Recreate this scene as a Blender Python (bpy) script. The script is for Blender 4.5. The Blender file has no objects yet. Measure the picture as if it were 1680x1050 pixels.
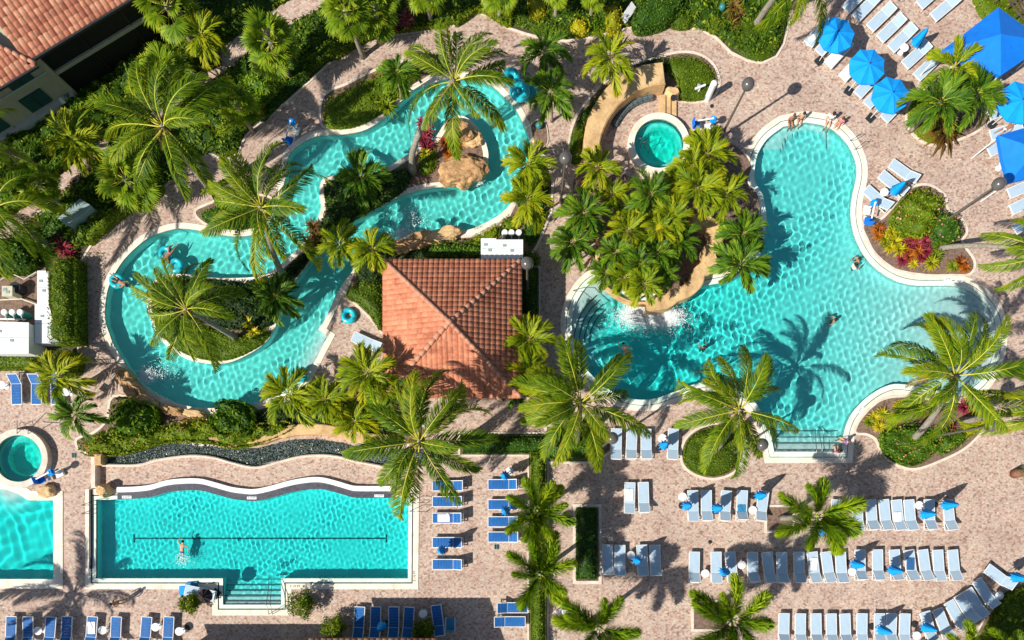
import bpy, bmesh, math, random
import numpy as np
from mathutils import Vector, Matrix, geometry
R = math.radians
# ------------------------------------------------------------ camera, light
S = 0.04                      # metres per plan unit
NX, NY, CH = 865.0, 840.0, 42.0   # point under the camera, flying height
scn = bpy.context.scene
cd = bpy.data.cameras.new('camera'); cam = bpy.data.objects.new('camera', cd)
scn.collection.objects.link(cam); scn.camera = cam
cam.location = ((NX-840)*S, (525-NY)*S, CH)
cam.rotation_euler = (0, 0, 0)
cd.sensor_width = 36; cd.lens = 36*CH/67.2
cd.shift_x = -(NX-840)*S/67.2; cd.shift_y = (NY-525)*S/67.2
cd.clip_end = 2000; cd.clip_start = 0.5
SUN_EL = R(42); sun_dir = Vector((-0.834, -0.552, 0)).normalized()   # towards the sun, plan view
w = bpy.data.worlds.new('World'); scn.world = w; w.use_nodes = True
nt = w.node_tree; bg = nt.nodes['Background']
sky = nt.nodes.new('ShaderNodeTexSky'); sky.sky_type = 'NISHITA'; sky.sun_disc = False
sky.sun_elevation = SUN_EL; sky.sun_rotation = math.atan2(sun_dir.x, sun_dir.y)
nt.links.new(sky.outputs[0], bg.inputs[0]); bg.inputs[1].default_value = 0.066
sl = bpy.data.lights.new('sun', 'SUN'); sl.cycles.is_caustics_light = True; sl.energy = 4.6; sl.angle = R(0.53); sl.color = (1, 0.95, 0.86)
so = bpy.data.objects.new('sun', sl); scn.collection.objects.link(so)
dvec = Vector((sun_dir.x*math.cos(SUN_EL), sun_dir.y*math.cos(SUN_EL), math.sin(SUN_EL)))
so.rotation_euler = dvec.to_track_quat('Z', 'Y').to_euler(); so.location = (0, 0, 60)
vs = scn.view_settings; vs.view_transform = 'Standard'; vs.look = 'None'; vs.exposure = 0.42; vs.gamma = 1
scn.cycles.max_bounces = 7; scn.cycles.transparent_max_bounces = 12
scn.cycles.caustics_reflective = False; scn.cycles.caustics_refractive = True
COL = scn.collection
rng = np.random.default_rng(7); random.seed(7)

def G(x, y, z=0.0):           # plan unit -> metres on the ground
    return Vector(((x-840)*S, (525-y)*S, z))
def W(x, y, z=0.0):           # plan unit seen at height z -> metres
    k = 1-z/CH
    return Vector(((NX+(x-NX)*k-840)*S, (525-(NY+(y-NY)*k))*S, z))
def pts(flat, z=0.0, f=W):
    return [f(a, b, z).to_2d() for a, b in flat]

# ------------------------------------------------------------ materials
def srgb(h):
    h = h.lstrip('#'); c = [int(h[i:i+2], 16)/255 for i in (0, 2, 4)]
    return tuple(x/12.92 if x <= .04045 else ((x+.055)/1.055)**2.4 for x in c)
class NB:
    def __init__(s, name):
        s.m = bpy.data.materials.new(name); s.m.use_nodes = True; s.t = s.m.node_tree
        s.p = s.t.nodes['Principled BSDF']; s.out = s.t.nodes['Material Output']
    def n(s, typ, **k):
        o = s.t.nodes.new(typ)
        for a, v in k.items():
            if a in o.inputs: o.inputs[a].default_value = v
            else: setattr(o, a, v)
        return o
    def l(s, a, b): s.t.links.new(a, b)
    def ramp(s, stops, interp='LINEAR'):
        r = s.n('ShaderNodeValToRGB'); e = r.color_ramp.elements; r.color_ramp.interpolation = interp
        while len(e) < len(stops): e.new(0.5)
        for i, (p_, c) in enumerate(stops): e[i].position = p_; e[i].color = (*c[:3], 1)
        return r
    def coord(s, scale=1.0):
        tc = s.n('ShaderNodeNewGeometry'); mp = s.n('ShaderNodeMapping')
        mp.inputs['Scale'].default_value = (scale,)*3 if not hasattr(scale, '__len__') else scale
        s.l(tc.outputs['Position'], mp.inputs[0]); return mp.outputs[0]
MAT = {}
def plain(name, col, rough=.6, metal=0, noise=.12, nscale=3.0, spec=.3):
    if name in MAT: return MAT[name]
    b = NB(name); c = srgb(col) if isinstance(col, str) else col
    nz = b.n('ShaderNodeTexNoise', Scale=nscale, Detail=5.0)
    tc = b.n('ShaderNodeTexCoord'); b.l(tc.outputs['Object'], nz.inputs['Vector'])
    r = b.ramp([(.3, tuple(x*(1-noise) for x in c)), (.7, tuple(min(1, x*(1+noise)) for x in c))])
    b.l(nz.outputs[0], r.inputs[0]); b.l(r.outputs[0], b.p.inputs['Base Color'])
    b.p.inputs['Roughness'].default_value = rough; b.p.inputs['Metallic'].default_value = metal
    b.p.inputs['Specular IOR Level'].default_value = spec
    MAT[name] = b.m; return b.m
def leafmat(name, stops, trans=.35, rough=.55):
    b = NB(name); at = b.n('ShaderNodeAttribute', attribute_name='v')
    r = b.ramp(stops); oi = b.n('ShaderNodeObjectInfo')
    nz = b.n('ShaderNodeTexNoise', Scale=1.1, Detail=3.0); b.l(b.coord(), nz.inputs['Vector'])
    ad = b.n('ShaderNodeMath', operation='MULTIPLY_ADD'); ad.inputs[1].default_value = .5; ad.inputs[2].default_value = -.25
    b.l(nz.outputs[0], ad.inputs[0])
    sm = b.n('ShaderNodeMath', operation='ADD'); b.l(ad.outputs[0], sm.inputs[0]); b.l(at.outputs['Fac'], sm.inputs[1])
    ob = b.n('ShaderNodeMath', operation='MULTIPLY_ADD'); ob.inputs[1].default_value = .34; b.l(oi.outputs['Random'], ob.inputs[0]); b.l(sm.outputs[0], ob.inputs[2])
    o2 = b.n('ShaderNodeMath', operation='SUBTRACT'); o2.inputs[1].default_value = .17; b.l(ob.outputs[0], o2.inputs[0])
    b.l(o2.outputs[0], r.inputs[0]); b.l(r.outputs[0], b.p.inputs['Base Color'])
    b.p.inputs['Roughness'].default_value = rough; b.p.inputs['Specular IOR Level'].default_value = .22
    tr = b.n('ShaderNodeBsdfTranslucent'); mx = b.n('ShaderNodeMixShader'); mx.inputs[0].default_value = trans
    b.l(r.outputs[0], tr.inputs[0]); b.l(b.p.outputs[0], mx.inputs[1]); b.l(tr.outputs[0], mx.inputs[2])
    b.l(mx.outputs[0], b.out.inputs[0]); MAT[name] = b.m; return b.m
def L4(*cs):
    n = len(cs); return [(i/(n-1), c) for i, c in enumerate(cs)]
coco = leafmat('coconut_leaf', L4((.03, .08, .003), (.09, .18, .004), (.23, .32, .005), (.47, .42, .01)))
fox = leafmat('foxtail_leaf', L4((.05, .12, .004), (.12, .24, .006), (.26, .39, .008), (.45, .50, .015)), .3)
manD = leafmat('dark_palm_leaf', L4((.014, .05, .004), (.05, .13, .007), (.13, .25, .010), (.30, .40, .015)), .25)
manY = leafmat('yellow_palm_leaf', L4((.06, .13, .004), (.18, .27, .005), (.36, .42, .006), (.60, .48, .012)), .35)
fanM = leafmat('fan_leaf', L4((.04, .10, .005), (.12, .22, .008), (.25, .36, .010), (.46, .48, .03)), .3)
hedL = leafmat('lime_hedge_leaf', L4((.04, .08, .004), (.12, .20, .008), (.23, .30, .009), (.40, .42, .02)), .3)
hedG = leafmat('green_hedge_leaf', L4((.012, .04, .005), (.04, .11, .008), (.11, .21, .012), (.24, .34, .03)), .25)
hedD = leafmat('dark_shrub_leaf', L4((.008, .022, .005), (.022, .055, .009), (.055, .11, .014), (.13, .20, .03)), .2)
yelL = leafmat('yellow_leaf', L4((.18, .22, .01), (.40, .38, .01), (.65, .55, .015), (.78, .62, .04)), .3)
redL = leafmat('crimson_leaf', L4((.05, .006, .012), (.16, .012, .03), (.34, .03, .07), (.45, .10, .10)), .3)
orgL = leafmat('orange_leaf', L4((.10, .03, .008), (.35, .08, .01), (.58, .18, .015), (.62, .32, .02)), .3)
broL = leafmat('bronze_leaf', L4((.03, .015, .008), (.09, .045, .012), (.20, .11, .02), (.26, .20, .03)), .25)
blosL = leafmat('blossom', L4((.5, .08, .05), (.75, .22, .14), (.8, .4, .3), (.8, .5, .4)), .3)
FLG = leafmat('fresh_green_leaf', L4((.02, .06, .004), (.07, .16, .007), (.17, .29, .010), (.32, .42, .02)), .3)
MIXG = leafmat('mixed_understorey', L4((.010, .035, .004), (.04, .10, .007), (.14, .23, .010), (.34, .40, .02)), .25)
deadL = leafmat('dead_frond_leaf', L4((.10, .05, .02), (.24, .14, .05), (.40, .27, .10), (.5, .36, .16)), .25)
midrib = plain('midrib', (.50, .47, .05), .5, noise=.2)
trunkM = plain('palm_trunk', (.27, .235, .19), .9, noise=.35, nscale=9)
shaftM = plain('crownshaft', (.25, .33, .10), .5, noise=.2)

def make_paver():
    b = NB('pavers'); co = b.coord()
    def brick(rot, wd, ht):
        mp = b.n('ShaderNodeMapping'); mp.inputs['Rotation'].default_value = (0, 0, rot)
        b.l(co, mp.inputs[0])
        br = b.n('ShaderNodeTexBrick', Scale=1.0); br.inputs['Mortar Size'].default_value = .009
        br.inputs['Brick Width'].default_value = wd; br.inputs['Row Height'].default_value = ht
        br.inputs['Color1'].default_value = (0, 0, 0, 1); br.inputs['Color2'].default_value = (1, 1, 1, 1)
        br.inputs['Mortar'].default_value = (.35, .35, .35, 1); br.inputs['Mortar Smooth'].default_value = .4
        b.l(mp.outputs[0], br.inputs['Vector']); return br
    br = brick(0, .20, .105)
    wn = b.n('ShaderNodeTexVoronoi', Scale=8.2, distance='CHEBYCHEV', Randomness=.55); b.l(co, wn.inputs['Vector'])
    sep = b.n('ShaderNodeSeparateColor'); b.l(wn.outputs['Color'], sep.inputs[0])
    nz = b.n('ShaderNodeTexNoise', Scale=.45, Detail=6.0); b.l(co, nz.inputs['Vector'])
    a = b.n('ShaderNodeMath', operation='MULTIPLY_ADD'); a.inputs[1].default_value = .45
    b.l(br.outputs['Color'], a.inputs[0])
    m2 = b.n('ShaderNodeMath', operation='MULTIPLY'); m2.inputs[1].default_value = .55; b.l(sep.outputs[0], m2.inputs[0])
    b.l(m2.outputs[0], a.inputs[2])
    r = b.ramp([(0, srgb('#7d6c60')), (.20, srgb('#a28678')), (.38, srgb('#bf9f8f')), (.52, srgb('#bea797')),
                (.66, srgb('#d3bfad')), (.82, srgb('#a2978a')), (1, srgb('#e2d5c3'))])
    b.l(a.outputs[0], r.inputs[0])
    r2 = b.ramp([(.30, (.82, .78, .77)), (.5, (.96, .95, .95)), (.68, (1.04, 1.03, 1.0))]); b.l(nz.outputs[0], r2.inputs[0])
    mx = b.n('ShaderNodeMix', data_type='RGBA', blend_type='MULTIPLY'); mx.inputs['Factor'].default_value = 1
    b.l(r.outputs[0], mx.inputs['A']); b.l(r2.outputs[0], mx.inputs['B'])
    # rusty stain patches
    n3 = b.n('ShaderNodeTexNoise', Scale=.22, Detail=8.0, Roughness=.7); b.l(co, n3.inputs['Vector'])
    r3 = b.ramp([(.62, (0, 0, 0)), (.74, (.5, .5, .5))]); b.l(n3.outputs[0], r3.inputs[0])
    m4 = b.n('ShaderNodeMix', data_type='RGBA'); b.l(r3.outputs[0], m4.inputs['Factor'])
    b.l(mx.outputs['Result'], m4.inputs['A']); m4.inputs['B'].default_value = (*srgb('#a2745c'), 1)
    b.l(m4.outputs['Result'], b.p.inputs['Base Color']); b.p.inputs['Roughness'].default_value = .85
    bp = b.n('ShaderNodeBump', Strength=.35, Distance=.01); b.l(br.outputs['Fac'], bp.inputs['Height']); bp.invert = True
    b.l(bp.outputs[0], b.p.inputs['Normal'])
    return b.m
PAVER = make_paver()
def make_stone(name, c1, c2, sc=2.5, bump=.5, rough=.85):
    b = NB(name); co = b.coord()
    nz = b.n('ShaderNodeTexNoise', Scale=sc, Detail=9.0, Roughness=.65); b.l(co, nz.inputs['Vector'])
    r = b.ramp([(.3, srgb(c1)), (.55, srgb(c2)), (.75, tuple(min(1, x*1.15) for x in srgb(c2)))])
    b.l(nz.outputs[0], r.inputs[0]); b.l(r.outputs[0], b.p.inputs['Base Color'])
    n2 = b.n('ShaderNodeTexNoise', Scale=sc*4, Detail=8.0); b.l(co, n2.inputs['Vector'])
    bp = b.n('ShaderNodeBump', Strength=bump, Distance=.05); b.l(n2.outputs[0], bp.inputs['Height'])
    b.l(bp.outputs[0], b.p.inputs['Normal']); b.p.inputs['Roughness'].default_value = rough
    MAT[name] = b.m; return b.m
COPING = make_stone('coping_stone', '#d6c8b2', '#efe4d2', 1.5, .15)
RIM = make_stone('wet_rim', '#c8dccb', '#e2efe0', 1.5, .1, .3)
KERB = make_stone('kerb_concrete', '#c9b8a6', '#e0d2c2', 2, .2)
SAND = make_stone('sandstone', '#a98459', '#d6b381', 1.1, .6)
ROCK = make_stone('boulder_rock', '#6e4c2e', '#c79c6c', 2.2, 1.0)
DARKTILE = make_stone('charcoal_tile', '#3d3c44', '#55545d', 5, .1, .35)
SOIL = make_stone('mulch', '#4f3d33', '#8a7060', 6, 1.0)
GARDEN = make_stone('garden_soil', '#2c2a1c', '#4c4530', 1.2, 1.0)
TERRACE = PAVER
ROOF = make_stone('terracotta_tile', '#b9674a', '#d98a6a', 3.0, .25, .7)
def roofvar(name, cols):
    b = NB(name); at = b.n('ShaderNodeAttribute', attribute_name='v')
    r = b.ramp(L4(*[srgb(c) for c in cols])); b.l(at.outputs['Fac'], r.inputs[0])
    nz = b.n('ShaderNodeTexNoise', Scale=5.0, Detail=6.0); b.l(b.coord(), nz.inputs['Vector'])
    r2 = b.ramp([(.35, (.78, .76, .74)), (.65, (1.05, 1.03, 1.0))]); b.l(nz.outputs[0], r2.inputs[0])
    mx = b.n('ShaderNodeMix', data_type='RGBA', blend_type='MULTIPLY'); mx.inputs['Factor'].default_value = 1
    b.l(r.outputs[0], mx.inputs['A']); b.l(r2.outputs[0], mx.inputs['B']); n5 = b.n('ShaderNodeTexNoise', Scale=.7, Detail=9.0, Roughness=.72); b.l(b.coord(), n5.inputs['Vector'])
    r5 = b.ramp([(.34, (.60, .52, .50)), (.48, (.93, .91, .90)), (.7, (1.06, 1.04, 1.02))]); b.l(n5.outputs[0], r5.inputs[0])
    m5 = b.n('ShaderNodeMix', data_type='RGBA', blend_type='MULTIPLY'); m5.inputs['Factor'].default_value = 1
    b.l(mx.outputs['Result'], m5.inputs['A']); b.l(r5.outputs[0], m5.inputs['B']); b.l(m5.outputs['Result'], b.p.inputs['Base Color'])
    b.p.inputs['Roughness'].default_value = .75; return b.m
ROOFP = roofvar('pavilion_tile', ['#c27656', '#cb8060', '#d38a69', '#da9575'])
ROOFB = roofvar('house_tile', ['#94543f', '#b87358', '#c98a6c', '#d9a384'])

def floor_mat(name, col, line=None):
    b = NB(name); nz = b.n('ShaderNodeTexNoise', Scale=1.3, Detail=5.0); b.l(b.coord(), nz.inputs['Vector'])
    c = col; r = b.ramp([(.35, tuple(x*.9 for x in c)), (.65, c)]); b.l(nz.outputs[0], r.inputs[0])
    b.l(r.outputs[0], b.p.inputs['Base Color']); b.p.inputs['Roughness'].default_value = .8
    b.p.inputs['Specular IOR Level'].default_value = 0; return b.m
FLOOR = floor_mat('pool_plaster', (.88, .97, .95))
def make_water(name, per_m):
    """clear refracting water; what passes through is tinted by how deep the water is there (Beer's law)"""
    b = NB(name); t = b.t; t.nodes.remove(b.p); at = b.n('ShaderNodeAttribute', attribute_name='depth'); cc = b.n('ShaderNodeCombineColor')
    for i, c in enumerate(per_m):
        p = b.n('ShaderNodeMath', operation='POWER'); p.inputs[0].default_value = c; b.l(at.outputs['Fac'], p.inputs[1]); b.l(p.outputs[0], cc.inputs[i])
    rf = b.n('ShaderNodeBsdfRefraction', IOR=1.33, Roughness=0.0); b.l(cc.outputs[0], rf.inputs['Color'])
    gl = b.n('ShaderNodeBsdfGlossy', Roughness=.05); 
    mx = b.n('ShaderNodeMixShader'); mx.inputs[0].default_value = .03; b.l(rf.outputs[0], mx.inputs[1]); b.l(gl.outputs[0], mx.inputs[2])
    b.l(mx.outputs[0], b.out.inputs['Surface']); return b.m
WATER_R = make_water('river_water', (.30, .98, .93))
WATER_M = make_water('lagoon_water', (.26, .98, .96))
WATER_L = make_water('lap_water', (.15, .98, .97))
WATER_K = make_water('corner_pool_water', (.10, .98, .95))
WATER_S = make_water('spa_water', (.16, .95, .87))

white = plain('white_paint', (.80, .80, .79), .4, noise=.05)
whiteP = plain('white_plastic', (.82, .82, .82), .35, noise=.04)
slingP = plain('pale_sling', (.43, .56, .67), .7, noise=.06)
slingB = plain('blue_sling', (.012, .13, .40), .65, noise=.12)
slingT = plain('teal_sling', (.03, .22, .40), .65, noise=.1)
blueU = plain('blue_canvas', (.004, .33, .88), .7, noise=.06)
blueD = plain('deep_blue_canvas', (.004, .19, .74), .7, noise=.08)
turq = plain('turquoise_vinyl', (.02, .50, .60), .25, noise=.08, spec=.6)
bronze = plain('bronze_metal', (.13, .105, .085), .45, noise=.1, spec=.5)
globeM = plain('smoked_globe', (.10, .092, .088), .22, noise=.05, spec=.6)
steel = plain('steel', (.25, .25, .26), .3, .9, noise=.05)
darkm = plain('dark_metal', (.03, .032, .035), .5, noise=.1)
stucco = plain('cream_stucco', (.44, .42, .30), .9, noise=.08)
trimM = plain('pale_trim', (.46, .50, .48), .7, noise=.06)
shutM = plain('green_shutter', (.012, .07, .07), .5, noise=.1)
screenM = plain('dark_screen', (.012, .013, .013), .6, noise=.2)
towel = plain('white_towel', (.82, .82, .80), .95, noise=.05)
greyM = plain('grey_green_panel', (.27, .36, .34), .5, noise=.08)
foamM = plain('foam', (.85, .90, .90), .6, noise=.03)
pebM = make_stone('pebble_bed', '#2c3a40', '#67767a', 14, 1.0, .3)
potM = plain('clay_pot', (.20, .10, .06), .8, noise=.2)
skinL = plain('light_skin', (.62, .34, .22), .55, noise=.08)
skinT = plain('tanned_skin', (.40, .19, .11), .55, noise=.08)
hairD = plain('dark_hair', (.02, .014, .012), .6, noise=.2)
hairB = plain('brown_hair', (.10, .045, .02), .6, noise=.2)
clothK = plain('black_cloth', (.015, .015, .018), .8, noise=.1)
clothW = plain('white_cloth', (.75, .78, .82), .9, noise=.05)
clothV = plain('violet_cloth', (.28, .16, .42), .8, noise=.1)
clothR = plain('coral_cloth', (.65, .20, .22), .8, noise=.1)
clothB = plain('blue_cloth', (.03, .12, .30), .8, noise=.1)
inkM = plain('black_ink', (.03, .03, .03), .7, noise=.1)

# ------------------------------------------------------------ object helpers
def tag(o, label=None, cat=None, group=None, kind=None):
    if label: o['label'] = label
    if cat: o['category'] = cat
    if group: o['group'] = group
    if kind: o['kind'] = kind
    return o
def empty(name, loc, rz=0, label=None, cat=None, group=None):
    o = bpy.data.objects.new(name, None); COL.objects.link(o); o.empty_display_size = .2
    o.location = loc; o.rotation_euler = (0, 0, rz); return tag(o, label, cat, group)
def link(name, me, parent=None, loc=(0, 0, 0), rot=(0, 0, 0), sc=1):
    o = bpy.data.objects.new(name, me); COL.objects.link(o); o.parent = parent
    o.location = loc; o.rotation_euler = rot
    o.scale = (sc,)*3 if not hasattr(sc, '__len__') else sc
    return o
def quadmesh(name, V, Q, mats, v=None, mi=None, smooth=False):
    V = np.asarray(V, np.float32).reshape(-1, 3); Q = np.asarray(Q, np.int32).reshape(-1, 4)
    me = bpy.data.meshes.new(name); me.vertices.add(len(V)); me.vertices.foreach_set('co', V.ravel())
    me.loops.add(Q.size); me.loops.foreach_set('vertex_index', Q.ravel())
    me.polygons.add(len(Q)); me.polygons.foreach_set('loop_start', np.arange(0, Q.size, 4, dtype=np.int32))
    if mi is not None: me.polygons.foreach_set('material_index', np.asarray(mi, np.int32))
    me.update(calc_edges=True)
    if v is not None:
        a = me.attributes.new('v', 'FLOAT', 'POINT'); a.data.foreach_set('value', np.asarray(v, np.float32))
    for m in (mats if isinstance(mats, (list, tuple)) else [mats]): me.materials.append(m)
    if smooth: me.polygons.foreach_set('use_smooth', np.ones(len(Q), bool))
    return me
class MB:
    """collects simple shapes into one mesh"""
    def __init__(s): s.bm = bmesh.new()
    def box(s, c, d, rz=0, bev=0, ry=0, rx=0):
        M = Matrix.Translation(c) @ Matrix.Rotation(rz, 4, 'Z') @ Matrix.Rotation(ry, 4, 'Y') @ Matrix.Rotation(rx, 4, 'X') @ Matrix.Diagonal((*d, 1))
        g = bmesh.ops.create_cube(s.bm, size=1, matrix=M)
        if bev: bmesh.ops.bevel(s.bm, geom=list({e for v in g['verts'] for e in v.link_edges}), offset=bev, segments=2, affect='EDGES')
        return s
    def cone(s, p0, p1, r0, r1=None, seg=12, cap=True):
        r1 = r0 if r1 is None else r1; p0 = Vector(p0); p1 = Vector(p1); d = p1-p0
        M = Matrix.Translation((p0+p1)/2) @ d.to_track_quat('Z', 'Y').to_matrix().to_4x4()
        bmesh.ops.create_cone(s.bm, cap_ends=cap, segments=seg, radius1=r0, radius2=r1, depth=d.length, matrix=M); return s
    def tube(s, P, r, seg=8):
        P = [Vector(p) for p in P]; r = r if hasattr(r, '__len__') else [r]*len(P); rings = []
        for i, p in enumerate(P):
            t = (P[min(i+1, len(P)-1)]-P[max(i-1, 0)]).normalized()
            a = t.orthogonal().normalized() if not rings else (prev-t*prev.dot(t)).normalized()
            prev = a; b = t.cross(a)
            rings.append([s.bm.verts.new(p+(a*math.cos(k*2*math.pi/seg)+b*math.sin(k*2*math.pi/seg))*r[i]) for k in range(seg)])
        for q, q2 in zip(rings, rings[1:]):
            for k in range(seg): s.bm.faces.new((q[k], q[(k+1) % seg], q2[(k+1) % seg], q2[k]))
        s.bm.faces.new(rings[0][::-1]); s.bm.faces.new(rings[-1]); return s
    def sphere(s, c, r, sc=(1, 1, 1), sub=2):
        bmesh.ops.create_icosphere(s.bm, subdivisions=sub, radius=r, matrix=Matrix.Translation(c) @ Matrix.Diagonal((*sc, 1))); return s
    def face(s, P):
        s.bm.faces.new([s.bm.verts.new(p) for p in P]); return s
    def torus(s, c, Rr, r, seg=28, sg=12, rx=0, ry=0):
        M = Matrix.Translation(c) @ Matrix.Rotation(ry, 4, 'Y') @ Matrix.Rotation(rx, 4, 'X'); vs_ = []
        for i in range(seg):
            a = 2*math.pi*i/seg
            vs_.append([s.bm.verts.new(M @ Vector(((Rr+r*math.cos(b_*2*math.pi/sg))*math.cos(a), (Rr+r*math.cos(b_*2*math.pi/sg))*math.sin(a), r*math.sin(b_*2*math.pi/sg)))) for b_ in range(sg)])
        for i in range(seg):
            for k in range(sg):
                s.bm.faces.new((vs_[i][k], vs_[(i+1) % seg][k], vs_[(i+1) % seg][(k+1) % sg], vs_[i][(k+1) % sg]))
        return s
    def mesh(s, name, mat, smooth=False):
        bmesh.ops.recalc_face_normals(s.bm, faces=s.bm.faces)
        me = bpy.data.meshes.new(name); s.bm.to_mesh(me); s.bm.free(); me.materials.append(mat)
        if smooth:
            for p in me.polygons: p.use_smooth = True
        return me
    def build(s, name, mat, parent=None, smooth=False, loc=(0, 0, 0), rot=(0, 0, 0)):
        return link(name, s.mesh(name, mat, smooth), parent, loc, rot)
KIDS = {}
def copy_tree(o, parent=None):
    c = o.copy(); COL.objects.link(c); c.parent = parent
    for ch in o.children: copy_tree(ch, c)
    return c

def smooth_poly(P, n=6):
    P = [Vector(p) for p in P]; out = []; m = len(P)
    for i in range(m):
        a, b, c, d = P[i-1], P[i], P[(i+1) % m], P[(i+2) % m]
        for k in range(n):
            t = k/n
            out.append(.5*((2*b)+(c-a)*t+(2*a-5*b+4*c-d)*t*t+(3*b-a-3*c+d)*t**3))
    return out
def smooth_line(P, n=6):
    P = [Vector(p) for p in P]; Q = [P[0]*2-P[1]]+P+[P[-1]*2-P[-2]]; out = []
    for i in range(1, len(Q)-2):
        a, b, c, d = Q[i-1], Q[i], Q[i+1], Q[i+2]
        for k in range(n):
            t = k/n
            out.append(.5*((2*b)+(c-a)*t+(2*a-5*b+4*c-d)*t*t+(3*b-a-3*c+d)*t**3))
    out.append(P[-1]); return out
def area(P): return .5*sum(P[i-1].x*P[i].y-P[i].x*P[i-1].y for i in range(len(P)))
def offset(P, d):             # d > 0 grows the outline
    if area(P) < 0: P = P[::-1]
    out = []; n = len(P)
    for i in range(n):
        a, b, c = P[i-1], P[i], P[(i+1) % n]
        e1 = (b-a).normalized(); e2 = (c-b).normalized()
        n1 = Vector((e1.y, -e1.x)); n2 = Vector((e2.y, -e2.x)); m = n1+n2
        if m.length < 1e-4: m = n1
        m.normalize(); k = max(.35, m.dot(n1)); out.append(b+m*(d/k))
    return out
def inside(X, Y, loops):
    res = np.zeros(len(X), bool)
    for P in loops:
        A = np.array([[p.x, p.y] for p in P]); B = np.roll(A, -1, 0)
        for (x1, y1), (x2, y2) in zip(A, B):
            c = ((y1 > Y) != (y2 > Y))
            if y1 != y2: res ^= c & (X < (x2-x1)*(Y-y1)/(y2-y1)+x1)
    return res
def dist_edges(X, Y, loops, closed=True):
    D = np.full(len(X), 1e9)
    for P in loops:
        A = np.array([[p.x, p.y] for p in P]); B = np.roll(A, -1, 0)
        if not closed: A, B = A[:-1], B[:-1]
        for a, b in zip(A, B):
            d = b-a; L = max(1e-9, d@d); t = np.clip(((X-a[0])*d[0]+(Y-a[1])*d[1])/L, 0, 1)
            D = np.minimum(D, np.hypot(X-a[0]-t*d[0], Y-a[1]-t*d[1]))
    return D
def tri_region(loops, grid=0):
    vs_, es = [], []
    for P in loops:
        b = len(vs_); n = len(P); vs_ += [Vector((p[0], p[1])) for p in P]; es += [(b+i, b+(i+1) % n) for i in range(n)]
    if grid:
        A = np.array([[v.x, v.y] for v in vs_]); x0, y0 = A.min(0); x1, y1 = A.max(0)
        gx, gy = np.meshgrid(np.arange(x0, x1, grid), np.arange(y0, y1, grid)); gx = gx.ravel(); gy = gy.ravel()
        k = inside(gx, gy, loops); gx, gy = gx[k], gy[k]; k = dist_edges(gx, gy, loops) > grid*.4
        vs_ += [Vector((a, b)) for a, b in zip(gx[k], gy[k])]
    r = geometry.delaunay_2d_cdt(vs_, es, [], 0, 1e-5)
    V, F = r[0], r[2]
    c = np.array([[sum(V[i].x for i in f)/3, sum(V[i].y for i in f)/3] for f in F])
    k = inside(c[:, 0], c[:, 1], loops)
    return V, [f for f, q in zip(F, k) if q]
def sheet(name, loops, z, mat, grid=0, zf=None, parent=None, smooth=False):
    V, F = tri_region(loops, grid)
    if zf is None: co = [(v.x, v.y, z) for v in V]
    else:
        Z = zf(np.array([v.x for v in V]), np.array([v.y for v in V])); co = [(v.x, v.y, float(q)) for v, q in zip(V, Z)]
    F = [f if (V[f[1]]-V[f[0]]).cross(V[f[2]]-V[f[0]]) > 0 else f[::-1] for f in F]
    me = bpy.data.meshes.new(name); me.from_pydata(co, [], F); me.materials.append(mat)
    if smooth:
        for p in me.polygons: p.use_smooth = True
    return link(name, me, parent)
def slab(name, loops, z0, z1, mat, parent=None):
    V, F = tri_region(loops); co = [(v.x, v.y, z1) for v in V]; n = len(co)
    F = [f if (V[f[1]]-V[f[0]]).cross(V[f[2]]-V[f[0]]) > 0 else f[::-1] for f in F]
    co += [(v.x, v.y, z0) for v in V]
    cnt = {}
    for f in F:
        for i in range(3):
            e = (f[i], f[(i+1) % 3]); cnt[e] = 1
    sides = [(a+n, b+n, b, a) for (a, b) in cnt if (b, a) not in cnt]
    faces = [tuple(f) for f in F]+[tuple(i+n for i in f[::-1]) for f in F]+sides
    me = bpy.data.meshes.new(name); me.from_pydata(co, [], faces); me.materials.append(mat)
    return link(name, me, parent)
def ring(name, P, d0, d1, z0, z1, mat, parent=None):
    A, B = offset(P, d0), offset(P, d1); n = len(A); co = []
    for a, b in zip(A, B): co += [(a.x, a.y, z0), (a.x, a.y, z1), (b.x, b.y, z1), (b.x, b.y, z0)]
    F = []
    for i in range(n):
        j = (i+1) % n
        for k in range(4):
            l = (k+1) % 4; F.append((i*4+k, i*4+l, j*4+l, j*4+k))
    me = bpy.data.meshes.new(name); me.from_pydata(co, [], F); me.materials.append(mat)
    b = bmesh.new(); b.from_mesh(me); bmesh.ops.recalc_face_normals(b, faces=b.faces); b.to_mesh(me); b.free()
    return link(name, me, parent)
def wall_between(name, P, z0, z1, mat, parent=None, closed=True, flip=False):
    n = len(P); co = [(p.x, p.y, z0) for p in P]+[(p.x, p.y, z1) for p in P]
    F = [(i, (i+1) % n, n+(i+1) % n, n+i) for i in range(n if closed else n-1)]
    me = bpy.data.meshes.new(name); me.from_pydata(co, [], F); me.materials.append(mat); return link(name, me, parent)
def strip(cl, wd):            # outline of a band along a line
    cl = [Vector(p) for p in cl]; n = len(cl); L, Rr = [], []
    for i, p in enumerate(cl):
        t = (cl[min(i+1, n-1)]-cl[max(i-1, 0)]).normalized(); q = Vector((-t.y, t.x))
        ww = wd[i] if hasattr(wd, '__len__') else wd
        L.append(p+q*ww/2); Rr.append(p-q*ww/2)
    return L+Rr[::-1]

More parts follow.
